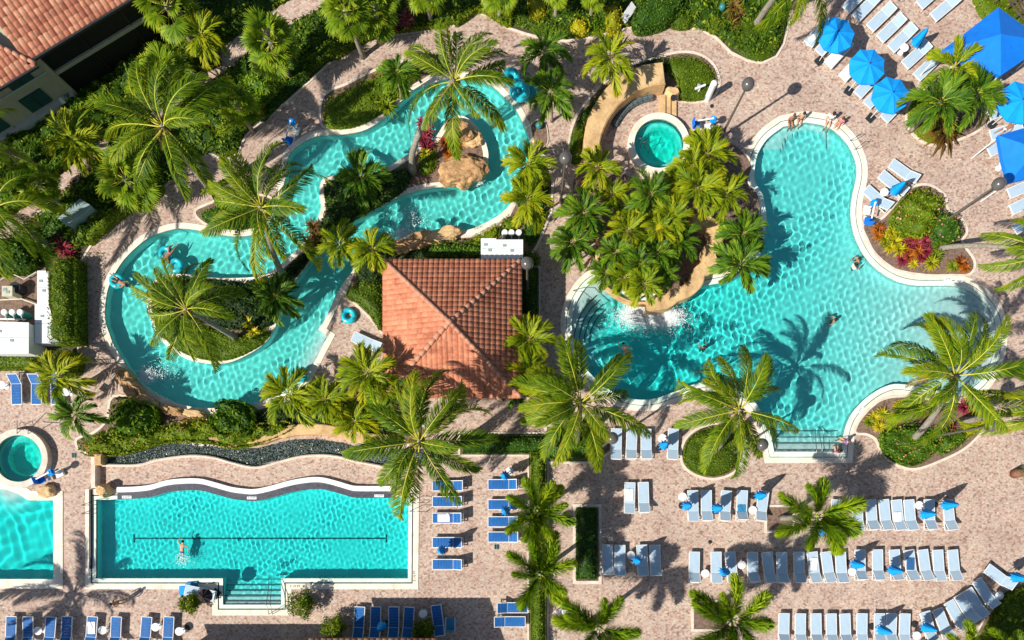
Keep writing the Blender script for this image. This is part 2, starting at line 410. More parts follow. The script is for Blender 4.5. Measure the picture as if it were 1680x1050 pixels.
# ------------------------------------------------------------ outlines of water
def SL(flat, n=5): return smooth_line(pts(flat), n)
def SP(flat, n=5, z=0): return smooth_poly(pts(flat, z), n)
river_out = SL([(715,135),(682,147),(655,170),(640,186),(620,202),(595,215),(560,221),(520,224),(492,238),(474,256),(470,285),(462,315),(452,345),(440,368),(419,384),(390,388),(360,385),(325,378),(295,375),(270,380),(245,390),(225,405),(205,425),(190,447),(179,470),(174,493),(173,525),(180,548),(187,566),(200,587),(212,606),(228,626),(252,643),(287,660),(325,669),(370,669),(400,666),(435,656),(465,644),(492,632)], 4)
river_out += pts([(503,620),(538,552),(522,541)])
river_out += smooth_line(pts([(530,531),(541,508),(550,488),(560,470),(573,452),(590,433),(612,412),(640,397),(672,386),(705,381),(742,378),(765,378),(790,369),(820,352),(839,333),(856,310),(866,285),(870,252),(867,225),(857,200),(845,178),(826,158),(808,142),(782,131),(745,129),(728,131)]), 4)
river_in = SP([(530,294),(545,288),(580,288),(612,284),(640,272),(662,258),(690,240),(712,228),(728,205),(740,194),(757,190),(776,201),(792,222),(801,250),(799,268),(790,282),(775,295),(757,303),(727,307),(695,311),(660,321),(632,335),(610,347),(582,362),(560,375),(542,388),(521,410),(505,435),(484,463),(467,493),(457,518),(450,542),(433,565),(405,583),(375,595),(345,597),(312,591),(288,579),(268,562),(254,540),(245,518),(241,497),(243,478),(252,462),(268,452),(300,450),(350,456),(398,456),(424,453),(447,444),(464,431),(479,417),(495,402),(508,385),(519,364),(527,341),(524,325),(525,307)], 4)
main_out = SL([(1322,201),(1355,207),(1377,222),(1392,240),(1402,262),(1405,283),(1402,303),(1398,320),(1395,345),(1397,370),(1405,396),(1420,423),(1441,444),(1467,460),(1497,468),(1530,469),(1560,469),(1584,474),(1605,487),(1622,504),(1632,525),(1634,550),(1630,580),(1620,608),(1604,630),(1580,641),(1547,642),(1510,635),(1472,630),(1450,635),(1430,646),(1411,662),(1396,680),(1388,697),(1383,715)], 5)
main_out += pts([(1381,741),(1270,741),(1264,712)])
main_out += smooth_line(pts([(1256,690),(1240,662),(1214,642),(1188,630),(1162,626),(1140,630),(1115,640),(1095,647),(1075,654),(1052,656),(1027,652),(1000,640),(975,620),(955,595),(943,565),(938,535),(941,510),(950,488),(965,468),(984,458),(1000,470),(1020,486),(1045,494),(1070,497),(1095,495),(1115,485),(1130,473),(1160,468),(1190,462),(1215,450),(1240,430),(1250,408),(1257,368),(1255,338),(1250,318),(1238,295),(1240,263),(1248,243),(1262,225),(1285,208)]), 5)
lap = pts([(158,949),(158,820),(180,820)])+smooth_line(pts([(195,819),(225,818),(250,815),(275,808),(300,805),(330,805),(355,811),(380,818),(400,821),(420,822),(445,817),(478,808),(508,803),(530,803),(555,809),(575,815),(590,817),(620,817)]), 4)+pts([(670,817),(669,949),(461,949),(461,992),(366,992),(366,949)])
corner = pts([(88,950),(88,821),(46,821)])+smooth_line(pts([(38,815),(25,808),(5,802),(-20,800),(-60,800)]), 3)+pts([(-260,800),(-260,950)])
def circle(cx, cy, r, z=0, n=40):
    c = W(cx, cy, z).to_2d(); return [c+Vector((math.cos(2*math.pi*i/n), math.sin(2*math.pi*i/n)))*r*S for i in range(n)]
spaA = circle(1079, 241, 40); spaB = circle(38, 753, 38)
LOOPS = [river_out, river_in, main_out, lap, corner]

# ------------------------------------------------------------ ground
ext = [G(-500, -420).to_2d(), G(-500, 1450).to_2d(), G(2200, 1450).to_2d(), G(2200, -420).to_2d()]
holes = [offset(river_out, .05), offset(river_in, -.05), offset(main_out, .05), offset(lap, .05), offset(corner, .05), offset(spaA, .05), offset(spaB, .05)]
tag(sheet('pool_deck', [ext]+holes, 0, PAVER), kind='structure')
far = [Vector((a*900, b*900)) for a, b in ((-1, -1), (1, -1), (1, 1), (-1, 1))]
LAWN = make_stone('far_lawn', '#3a4a22', '#6b7a3c', .5, .3)
tag(sheet('ground', [far, ext], -.02, LAWN), kind='structure')

def smin(a, b): return np.minimum(a, b)
def seg_d(X, Y, p, q): return dist_edges(X, Y, [[p, q]], False)
def stepz(d, n, h, tr): return np.minimum(n, np.floor(d/tr)+1)*h
def fz_river(X, Y):
    d = seg_d(X, Y, G(540, 552).to_2d(), G(503, 622).to_2d())
    return -np.minimum(.82, .10+d*.42)
def fz_main(X, Y):
    px = X/S+840; py = 525-Y/S
    base = np.full(len(X), .72)
    deep = np.exp(-(((px-1150)/210)**2+((py-560)/110)**2))
    base += 1.0*deep
    d = np.hypot(px-1640, (py-560)*.8)
    base = np.minimum(base, .10+np.maximum(0, d-30)*.0022)
    dt = np.hypot(px-1322, py-250); base = np.where((py < 245) & (dt > 38) & (px < 1360), np.minimum(base, .38), base)
    s1 = (748-py)*S; base = np.where((py > 700) & (px < 1384), np.minimum(base, np.clip(np.floor(s1/.42)*.17+.02, .12, 1)), base)
    ds = np.hypot(px-1040, py-560)*S; s2 = 4.25-ds
    base = np.where((px < 1010) & (py < 600) & (py > 440), np.minimum(base, np.clip(np.ceil(s2/.34)*.17, .16, 2)), base)
    return -base
def fz_lap(X, Y):
    py = 525-Y/S; px = X/S+840
    b = np.full(len(X), .92); s = (995-py)*S
    return -np.where((py > 948), np.clip(np.floor(s/.34)*.17+.10, .14, .9), b)
def fz_corner(X, Y):
    px = X/S+840; py = 525-Y/S; d = np.hypot(px-15, py-800)
    return -np.clip(.12+(d-14)*.02, .12, .9)
def fz_spa(c, r):
    def f(X, Y):
        d = np.hypot(X-c.x, Y-c.y); return np.where(d > r*.70, -.35, -.95)
    return f
def pool(name, outs, mat, fz, label, grid=.2, zt=-.06, top=.02, smooth=True, wave=(.31, .64, .0058, (0, 1))):
    sheet_o = sheet(name+'_floor', outs, 0, FLOOR, grid, fz, smooth=smooth); tag(sheet_o, kind='structure')
    for i, P in enumerate(outs):
        P2 = P if (area(P) > 0) == (i == 0) else P[::-1]
        tag(wall_between(name+'_wall', P2, -2.0, top, FLOOR), kind='structure')
    o = [offset(P, .02 if i == 0 else -.02) for i, P in enumerate(outs)]
    V, F = tri_region(o, .055); X = np.array([v.x for v in V]); Y = np.array([v.y for v in V]); Z = np.full(len(X), zt); rw = np.random.default_rng(5)
    lo, hi, am, dr = wave; env = .75+.35*np.sin(X*.55+1)*np.sin(Y*.6+2)+.2*np.sin(X*1.3-Y*.9)
    for i in range(18):
        lam = lo+(hi-lo)*rw.random()**1.4; kk = 2*math.pi/lam; th = dr[0]+dr[1]*(rw.random()-.5)*6.28
        Z += am*env*lam*np.sin(kk*(X*math.cos(th)+Y*math.sin(th))+rw.random()*6.28+1.1*np.sin(X*.9+i)+1.1*np.cos(Y*.8+i*2))
    F = [f if (V[f[1]]-V[f[0]]).cross(V[f[2]]-V[f[0]]) > 0 else f[::-1] for f in F]; n = len(X); cnt = set()
    for f in F:
        for i in range(3): cnt.add((f[i], f[(i+1) % 3]))
    sides = [(a+n, b+n, b, a) for (a, b) in cnt if (b, a) not in cnt]
    me = bpy.data.meshes.new(name+'_water'); me.from_pydata([(a, b, c) for a, b, c in zip(X, Y, Z)]+[(a, b, -2.3) for a, b in zip(X, Y)], [], [tuple(f) for f in F]+[tuple(i+n for i in f[::-1]) for f in F]+sides); me.materials.append(mat)
    me.polygons.foreach_set('use_smooth', [i < len(F) for i in range(len(me.polygons))])
    at = me.attributes.new('depth', 'FLOAT', 'POINT'); dd = np.maximum(0.02, zt-fz(X, Y)); at.data.foreach_set('value', np.concatenate([dd, dd]).astype(np.float32))
    wt = link(name+'_water', me); wt.cycles.is_caustics_caster = True; sheet_o.cycles.is_caustics_receiver = True
    return tag(wt, kind='structure')
pool('river', [river_out, river_in], WATER_R, fz_river, '')
pool('lagoon', [main_out], WATER_M, fz_main, '', .16)
pool('lap_pool', [lap], WATER_L, fz_lap, '', .12, smooth=False, wave=(.23, .46, .0038, (0, 1)))
pool('corner_pool', [corner], WATER_K, fz_corner, '', .25, wave=(.55, 1.1, .0075, (-.5, .30)))
cA = G(1079, 241); cB = G(38, 753)
pool('round_spa', [spaA], WATER_S, fz_spa(cA, 40*S), '', .06, top=.4, zt=.30, smooth=False, wave=(.3, .8, .0025, (0, 1)))
pool('corner_spa', [spaB], WATER_S, fz_spa(cB, 38*S), '', .06, top=.4, zt=.30, smooth=False, wave=(.3, .8, .0025, (0, 1)))
# lane line and corner tiles on the lap pool floor
m = MB(); y0 = (525-884)*S
m.box(((420-840)*S, y0, -.905), (420*S, .10, .012)); m.box(((210-840)*S, y0, -.903), (.10, .55, .014)); m.box(((630-840)*S, y0, -.903), (.10, .55, .014))
tag(m.build('lane_line', DARKTILE), 'dark lane line with crossbars on the lap pool floor', 'lane line')
m = MB(); m.box((cB.x, cB.y, -.94), (.38, .38, .02)); tag(m.build('floor_drain', whiteP), 'white square drain on the floor of the corner spa', 'drain')
def nosing(name, boxes):
    m = MB()
    for c, d in boxes: m.box(c, d)
    tag(m.build(name, DARKTILE), kind='structure')
nosing('step_edge', [((G(413.5, 0).x, (525-(995-8.5*k))*S, -(.17*(k-1)+.14)-.002), (3.75, .055, .02)) for k in range(1, 6)])
nosing('step_edge', [((G(1325, 0).x, (525-(748-10.5*k))*S, -max(.12, .17*(k-1)+.02)+.012), (4.3, .035, .02)) for k in (1, 2, 3, 4)])
ce = G(1040, 560)
for k in range(1, 5):
    rr_ = 4.25-.34*k; L_ = [Vector((ce.x+rr_*math.cos(R(a)), ce.y+rr_*math.sin(R(a)))) for a in range(128, 184, 4)]
    tag(slab('step_edge', [strip(L_, .055)], -.17*k-.02, -.17*k+.02, DARKTILE), kind='structure')
# copings
def st(o): return tag(o, kind='structure')
st(ring('coping', river_out, 0, .38, -.12, .035, COPING)); st(ring('coping', river_in, 0, -.34, -.12, .035, COPING))
st(ring('pool_rim', main_out, 0, .34, -.12, .012, RIM)); st(ring('gutter_slot', main_out, .34, .38, -.1, .006, darkm)); st(ring('coping', main_out, .38, .74, -.12, .035, COPING))
st(ring('pool_rim', lap, 0, .25, -.12, .012, RIM)); st(ring('gutter_slot', lap, .25, .33, -.1, .006, darkm)); st(ring('coping', lap, .33, .70, -.12, .035, COPING))
st(ring('coping', corner, 0, .62, -.12, .035, COPING))
for P, nm in ((spaA, 'spa_ring'), (spaB, 'spa_ring')):
    st(ring(nm, P, 0, .40, -.1, .42, COPING if P is spaA else KERB))

# ------------------------------------------------------------ planted beds (soil with kerbs)
bed_n = [0]
def bed(flat, soil=SOIL, kerb=.16, n=4, z=.03):
    P = SP(flat, n) if n else pts(flat)
    bed_n[0] += 1
    z = z+bed_n[0]*.0007
    st(slab('planting_bed', [P], .002, z, soil))
    if kerb: st(ring('bed_kerb', P, -.0, kerb, .0025, .055+bed_n[0]*.0007, KERB))
    return P
north = [(-400,-350),(1330,-350),(1298,-60),(1298,0),(1291,42),(1284,72),(1272,92),(1250,102),(1226,98),(1200,85),(1176,61),(1150,46),(1100,39),(1060,42),(1030,45),(1000,52),(983,58),(958,62),(930,66),(900,64),(862,54),(832,44),(806,24),(782,20),(745,40),(715,46),(640,56),(592,71),(545,97),(520,121),(470,166),(425,202),(402,222),(388,252),(368,262),(345,250),(318,262),(285,290),(262,312),(235,328),(200,352),(176,372),(152,396),(130,430),(124,470),(124,520),(128,560),(126,592),(60,602),(0,592),(-400,592)]
nP = pts(north); st(slab('planting_bed', [nP], .002, .03, GARDEN)); st(ring('bed_kerb', nP, 0, .14, .0025, .05, KERB))
st(sheet('garden_path', [strip(smooth_line(pts([(250,190),(300,145),(345,118),(400,75),(470,25),(530,-5),(600,-60)]), 5), 1.5)], .04, PAVER))
st(sheet('garden_path', [strip(smooth_line(pts([(-60,420),(0,392),(50,345),(105,300),(150,260),(180,235)]), 5), 1.35)], .04, PAVER))
st(slab('service_yard', [pts([(-200,440),(78,438),(82,560),(60,590),(-200,590)])], .0, .045, SOIL))
bed(list(zip([530,545,570,600,640,680,703,712,690,660,642,612,575,545,528],[165,150,140,125,108,101,101,116,133,150,172,193,208,211,200])))
bed([(1095,92),(1130,88),(1157,97),(1173,115),(1178,140),(1166,160),(1140,166),(1105,160),(1085,135),(1080,108)])
bedW = bed([(938,262),(936,235),(942,205),(958,175),(985,145),(1015,120),(1050,104),(1082,98),(1080,106),(1050,116),(1020,134),(990,160),(968,190),(958,222),(955,262)])
bed([(1489,195),(1495,168),(1515,150),(1550,120),(1600,95),(1640,130),(1636,180),(1605,212),(1572,228),(1545,237),(1520,234),(1498,218)])
bed([(1417,370),(1445,362),(1465,342),(1488,314),(1520,305),(1548,322),(1553,345),(1575,360),(1584,380),(1576,398),(1596,428),(1590,448),(1560,450),(1520,450),(1480,444),(1455,434),(1436,415),(1424,392)])
bed([(1404,708),(1414,687),(1442,660),(1480,652),(1540,659),(1580,662),(1612,655),(1634,680),(1610,707),(1580,735),(1540,755),(1500,768),(1470,760),(1450,742),(1438,720),(1422,711)])
bed([(1120,757),(1124,725),(1150,703),(1198,696),(1216,716),(1218,748),(1202,774),(1170,784),(1138,776)])
bed([(897,700),(980,700),(1003,712),(1000,740),(975,757),(897,757)], n=0)
bed([(945,832),(982,832),(982,953),(945,953)], n=0, kerb=.2)
bed([(755,712),(897,712),(897,1120),(868,1120),(868,746),(755,746)], n=0, kerb=.12)
bed([(1258,832),(1300,832),(1300,870),(1258,870)], n=0)
bed([(1138,988),(1190,988),(1190,1032),(1138,1032)], n=0)
bed([(978,458),(975,432),(979,400),(962,368),(940,330),(944,285),(962,258),(1000,275),(1040,292),(1085,294),(1128,275),(1150,240),(1185,232),(1212,244),(1232,272),(1226,300),(1244,325),(1240,390),(1226,420),(1196,440),(1165,444),(1132,460),(1108,478),(1070,482),(1030,478),(1000,462)], kerb=0)
bed([(600,402),(650,402),(700,398),(742,392),(772,390),(800,384),(832,366),(842,345),(862,305),(882,252),(897,262),(905,300),(902,350),(880,402),(868,420),(868,440),(640,440),(628,445),(628,545),(608,520),(585,498),(570,480),(578,458)], n=0)
bed([(855,440),(884,440),(884,650),(860,650)], n=0, kerb=.1)
bed([(128,722),(155,712),(178,690),(188,652),(245,662),(330,681),(400,678),(440,668),(480,655),(510,642),(548,640),(600,645),(660,680),(700,712),(640,735),(600,722),(520,708),(430,712),(385,730),(330,728),(265,722),(205,733),(165,742),(135,738)])
bed([(322,350),(340,338),(380,325),(425,322),(448,332),(436,362),(417,374),(385,378),(345,370)])
bed([(1592,-60),(1602,10),(1625,42),(1680,97),(1800,100),(1800,-60)], n=0)
bed([(1618,1010),(1650,985),(1700,960),(1800,960),(1800,1120),(1560,1120)], n=0)
inn = offset(river_in, -.34); st(slab('planting_bed', [inn], .0, .03, SOIL))
bed([(872,205),(893,200),(898,235),(880,240)], kerb=.05)

# ------------------------------------------------------------ foliage masses
def leaf_quads(P, N, size, aspect=.5, tilt=.5):
    n = len(P); rnd = rng.normal(size=(n, 3)); N = N+rnd*tilt; N /= np.linalg.norm(N, axis=1)[:, None]+1e-9
    a = np.cross(N, rng.normal(size=(n, 3))); a /= np.linalg.norm(a, axis=1)[:, None]+1e-9
    b = np.cross(N, a); s = (size*(.6+.8*rng.random(n)))[:, None]
    V = np.stack([P-a*s*.5, P+b*s*aspect*.5+N*s*.08, P+a*s*.5, P-b*s*aspect*.5+N*s*.08], 1).reshape(-1, 3)
    Q = np.arange(n*4).reshape(-1, 4); v = np.repeat(np.clip(rng.normal(.5, .2, n), 0, 1), 4); return V, Q, v
def mass_mesh(name, loops, h, mat, leaf=.13, dens=110, bump=.12, edge=.25, z0=.03, tilt=.55, aspect=.5, vary=0.0):
    P = loops[0]; A = np.array([[p.x, p.y] for q in loops for p in q]); x0, y0 = A.min(0); x1, y1 = A.max(0)
    ph = rng.random(6)*6
    def hf(X, Y, D):
        b = np.sin(X*2.1+ph[0])*np.cos(Y*2.4+ph[1])+.7*np.sin(X*4.7+Y*1.3+ph[2])*np.cos(Y*4.9-X+ph[3])
        big = np.sin(X*.8+ph[4])*np.sin(Y*.9+ph[5])*vary
        return z0+(h+bump*b*.6+big)*(1-np.exp(-np.maximum(D, 0)/edge*1.6))
    step = max(.16, math.sqrt((x1-x0)*(y1-y0))/60)
    V, F = tri_region(loops, step)
    X = np.array([v.x for v in V]); Y = np.array([v.y for v in V]); D = dist_edges(X, Y, loops)
    Z = hf(X, Y, D)-.05; Z = np.maximum(Z, .012)
    nA = (x1-x0)*(y1-y0); n = int(nA*dens)
    gx = rng.uniform(x0, x1, n); gy = rng.uniform(y0, y1, n); k = inside(gx, gy, loops); gx, gy = gx[k], gy[k]
    D2 = dist_edges(gx, gy, loops); z = hf(gx, gy, D2); e = .04
    # slope
    D3 = D2; zx = (hf(gx+e, gy, D3)-z)/e; zy = (hf(gx, gy+e, D3)-z)/e
    N = np.stack([-zx, -zy, np.ones_like(z)], 1)
    Pt = np.stack([gx, gy, z+rng.uniform(-.05, .05, len(z))], 1)
    # side leaves
    pe, ne = [], []
    for q in loops:
        C = q if area(q) > 0 else q[::-1]
        sgn = 1 if q is loops[0] else -1
        for i in range(len(C)):
            a, b = C[i-1], C[i]; L = (b-a).length
            if L < 1e-6: continue
            kx = int(L*max(h, .1)*dens*.9+rng.random()); t = (b-a)/L
            for _ in range(kx):
                u = rng.random(); pe.append((a.x+(b.x-a.x)*u, a.y+(b.y-a.y)*u, z0+h*.85*rng.random())); ne.append((t.y*sgn, -t.x*sgn, .3))
    if pe: Pt = np.vstack([Pt, np.array(pe)]); N = np.vstack([N, np.array(ne)])
    N /= np.linalg.norm(N, axis=1)[:, None]
    LV, LQ, lv = leaf_quads(Pt, N, leaf, aspect, tilt)
    co = np.stack([X, Y, Z], 1); nb = len(co)
    V_all = np.vstack([co, LV]); vv = np.concatenate([np.full(nb, .25), lv])
    me = bpy.data.meshes.new(name); T = np.array([list(f) for f in F], np.int32)
    # triangles then quads
    loopsv = np.concatenate([T.ravel(), (LQ+nb).ravel()]).astype(np.int32)
    me.vertices.add(len(V_all)); me.vertices.foreach_set('co', V_all.astype(np.float32).ravel())
    me.loops.add(len(loopsv)); me.loops.foreach_set('vertex_index', loopsv)
    me.polygons.add(len(T)+len(LQ))
    ls = np.concatenate([np.arange(len(T))*3, len(T)*3+np.arange(len(LQ))*4]).astype(np.int32)
    me.polygons.foreach_set('loop_start', ls); me.update(calc_edges=True)
    a = me.attributes.new('v', 'FLOAT', 'POINT'); a.data.foreach_set('value', vv.astype(np.float32)); me.materials.append(mat)
    return me
def hedge(name, label, cat, flat, h, mat, n=3, group=None, kind=None, zf=.8, **k):
    P = SP(flat, n, h*zf) if n else [p for p in pts(flat, h*zf)]
    me = mass_mesh(name, [P], h, mat, **k); o = link(name, me)
    if kind: return tag(o, kind=kind)
    if name == 'flowering_shrub' or name == 'flowering_hedge':
        A = np.array([[p.x, p.y] for p in P]); n_ = int((np.ptp(A[:, 0]))*(np.ptp(A[:, 1]))*14); gx = rng.uniform(A[:, 0].min(), A[:, 0].max(), n_); gy = rng.uniform(A[:, 1].min(), A[:, 1].max(), n_)
        kk = inside(gx, gy, [P]) & (np.sin(gx*2.3)+np.cos(gy*2.9)+rng.normal(0, .5, n_) > .3); gx, gy = gx[kk], gy[kk]
        V, Q, v = leaf_quads(np.stack([gx, gy, np.full(len(gx), h+.08)], 1), np.tile([0, 0, 1.], (len(gx), 1)), .11, .9, .6)
        link('blossoms', quadmesh('blossoms', V, Q, blosL, v), o)
    return tag(o, label, cat, group)
def rect(x0, y0, x1, y1): return [(x0, y0), (x1, y0), (x1, y1), (x0, y1)]

# undergrowth of the dense north garden
gar = [(-60,-60),(1290,-60),(1288,40),(1275,80),(1240,90),(1200,72),(1172,50),(1100,30),(1000,42),(980,50),(900,54),(862,42),(832,32),(800,10),(745,28),(640,46),(588,62),(540,90),(500,125),(460,160),(410,200),(396,216),(386,246),(366,256),(345,246),(318,256),(285,286),(262,300),(200,340),(160,375),(140,400),(120,402),(60,430),(-60,432)]
gp = pts(gar, .3)
p1 = strip(smooth_line(pts([(250,190),(300,145),(345,118),(400,75),(470,25),(530,-5),(562,-35)]), 3), 1.5)
p2 = strip(smooth_line(pts([(-45,415),(0,392),(50,345),(105,300),(150,260),(180,235)]), 3), 1.1)
und = link('undergrowth', mass_mesh('undergrowth', [gp, p1[::-1], p2[::-1]], .34, MIXG, leaf=.26, dens=85, bump=.34, vary=.2, aspect=.4)); tag(und, kind='stuff')

# ------------------------------------------------------------ palms
def tube_np(P, r, seg=5):
    n = len(P); V = []; T = np.gradient(P, axis=0); T /= np.linalg.norm(T, axis=1)[:, None]+1e-9
    up = np.array([0, 1., 0]); a = np.cross(T, up); a /= np.linalg.norm(a, axis=1)[:, None]+1e-9; b = np.cross(T, a)
    for k in range(seg):
        t = 2*math.pi*k/seg; V.append(P+(a*math.cos(t)+b*math.sin(t))*np.asarray(r)[:, None])
    V = np.stack(V, 1).reshape(-1, 3); Q = []
    for i in range(n-1):
        for k in range(seg): Q.append((i*seg+k, i*seg+(k+1) % seg, (i+1)*seg+(k+1) % seg, (i+1)*seg+k))
    return V, np.array(Q)
def frond_mesh(name, mat, L=4, droop=75, n=60, ll=.8, wd=.055, pet=.1, mode='flat', vee=.15, hang=.5, rr=.035, seed=0, twist=0, sweep=38, a0=0):
    r = np.random.default_rng(seed); m = 24; t = np.linspace(0, 1, m)
    ang = R(a0)-R(droop)*t**1.5; seg = L/(m-1)
    x = np.concatenate([[0], np.cumsum(np.cos(ang[:-1])*seg)]); z = np.concatenate([[0], np.cumsum(np.sin(ang[:-1])*seg)])
    y = twist*L*.1*t**2; C = np.stack([x, y, z], 1)
    TV, TQ = tube_np(C, rr*(1-.85*t), 5)
    Vs, Qs, vv, off = [TV], [TQ], [np.full(len(TV), .8)], len(TV)
    rows = [(1, 0), (-1, 0)] if mode == 'flat' else [(math.cos(q), math.sin(q)) for q in np.linspace(-.35, math.pi+.35, 6)]
    for sy, sz in rows:
        u = np.linspace(pet, .995, n)+r.normal(0, .004, n); u = np.clip(u, 0, 1)
        p = np.stack([np.interp(u, t, C[:, i]) for i in range(3)], 1)
        a = np.interp(u, t, ang); T = np.stack([np.cos(a), np.zeros(n), np.sin(a)], 1); U = np.stack([-np.sin(a), np.zeros(n), np.cos(a)], 1)
        Sd = np.tile([0, 1., 0], (n, 1))
        s01 = (u-pet)/(1-pet)
        ln = ll*(np.sin(np.pi*np.clip(.12+.83*s01, 0, 1))**.6)*(.85+.3*r.random(n))*(1 if mode == 'flat' else 1)
        sw = R(sweep)+R(30)*s01+r.normal(0, .09, n)
        if mode == 'flat': d = Sd*sy*np.cos(sw)[:, None]+T*np.sin(sw)[:, None]+U*(vee+r.normal(0, .13, n))[:, None]
        else: d = (Sd*sy+U*sz)*np.cos(sw)[:, None]+T*np.sin(sw)[:, None]+r.normal(0, .15, (n, 3))
        d /= np.linalg.norm(d, axis=1)[:, None]
        d2 = d+np.array([0, 0, -1.])*hang*(.6+.8*r.random(n))[:, None]; d2 /= np.linalg.norm(d2, axis=1)[:, None]
        Wv = np.cross(d, U if mode == 'flat' else T); Wv /= np.linalg.norm(Wv, axis=1)[:, None]+1e-9
        w = (wd*(.8+.4*r.random(n)))[:, None]; l = ln[:, None]
        q1 = p+d*l*.45; q2 = q1+d2*l*.55
        V = np.stack([p-Wv*w*.3, p+Wv*w*.3, q1+Wv*w*.5, q1-Wv*w*.5, q2+Wv*w*.08, q2-Wv*w*.08], 1).reshape(-1, 3)
        b = np.arange(n)*6+off; Qs.append(np.stack([b, b+1, b+2, b+3], 1)); Qs.append(np.stack([b+3, b+2, b+4, b+5], 1))
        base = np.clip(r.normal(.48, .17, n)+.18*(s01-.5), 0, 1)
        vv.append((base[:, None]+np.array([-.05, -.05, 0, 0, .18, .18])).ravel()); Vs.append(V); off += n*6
    V = np.vstack(Vs); Q = np.vstack(Qs); mi = np.zeros(len(Q), int); mi[:len(TQ)] = 1
    return quadmesh(name, V, Q, [mat, midrib], np.concatenate(vv), mi)
def fan_mesh(name, mat, pet=.8, rad=.75, n=30, seed=0, spread=150):
    r = np.random.default_rng(seed); C = np.stack([np.linspace(0, pet, 6), np.zeros(6), np.linspace(0, -.02, 6)], 1)
    TV, TQ = tube_np(C, np.full(6, .018), 4); Vs, Qs, vv, off = [TV], [TQ], [np.full(len(TV), .7)], len(TV)
    for i in range(n):
        a = R(-spread+2*spread*i/(n-1)); ln = rad*(.75+.3*math.cos(a/2))*(.9+.2*r.random())
        d = np.array([math.cos(a), math.sin(a), .12+r.normal(0, .08)]); d /= np.linalg.norm(d); p = np.array([pet, 0, -.02])
        s = np.cross(d, [0, 0, 1]); s /= np.linalg.norm(s); q1 = p+d*ln*.6; q2 = q1+(d+np.array([0, 0, -.55]))*ln*.4
        V = np.array([p-s*.008, p+s*.008, q1+s*.05+[0, 0, .02], q1-s*.05, q2+s*.006, q2-s*.006]); Vs.append(V)
        Qs.append(np.array([[off, off+1, off+2, off+3], [off+3, off+2, off+4, off+5]])); off += 6
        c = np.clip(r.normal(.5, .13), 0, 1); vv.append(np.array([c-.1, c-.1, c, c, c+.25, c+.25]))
    Q = np.vstack(Qs); mi = np.zeros(len(Q), int); mi[:len(TQ)] = 1
    return quadmesh(name, np.vstack(Vs), Q, [mat, midrib], np.concatenate(vv), mi)
FR = {
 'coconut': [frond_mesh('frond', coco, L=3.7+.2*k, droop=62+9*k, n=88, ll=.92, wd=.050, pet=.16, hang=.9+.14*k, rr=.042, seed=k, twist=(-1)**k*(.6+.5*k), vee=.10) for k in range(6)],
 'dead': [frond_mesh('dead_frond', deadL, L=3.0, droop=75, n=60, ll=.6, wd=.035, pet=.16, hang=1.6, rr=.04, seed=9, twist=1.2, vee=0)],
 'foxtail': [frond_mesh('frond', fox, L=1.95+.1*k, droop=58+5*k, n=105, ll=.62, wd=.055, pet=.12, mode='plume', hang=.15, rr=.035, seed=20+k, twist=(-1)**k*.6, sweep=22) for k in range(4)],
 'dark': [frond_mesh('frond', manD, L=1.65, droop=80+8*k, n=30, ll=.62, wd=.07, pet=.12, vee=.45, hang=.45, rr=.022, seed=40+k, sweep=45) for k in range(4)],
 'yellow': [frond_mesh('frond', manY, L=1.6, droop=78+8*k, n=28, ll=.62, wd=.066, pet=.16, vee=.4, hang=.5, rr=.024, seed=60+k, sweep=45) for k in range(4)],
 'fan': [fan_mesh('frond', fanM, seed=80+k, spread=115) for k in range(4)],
}
SPEC = {  # number, elevation from -> to, hub radius, trunk radius
 'coconut': (20, 68, -8, .10, (.22, .12)), 'foxtail': (10, 40, 14, .06, (.15, .11)), 'dark': (15, 62, 0, .03, (.09, .055)),
 'yellow': (15, 65, -5, .03, (.08, .05)), 'fan': (19, 80, -35, .03, (.17, .14)),
}
NAME = {'coconut': 'coconut_palm', 'foxtail': 'foxtail_palm', 'dark': 'areca_palm', 'yellow': 'areca_palm', 'fan': 'fan_palm'}
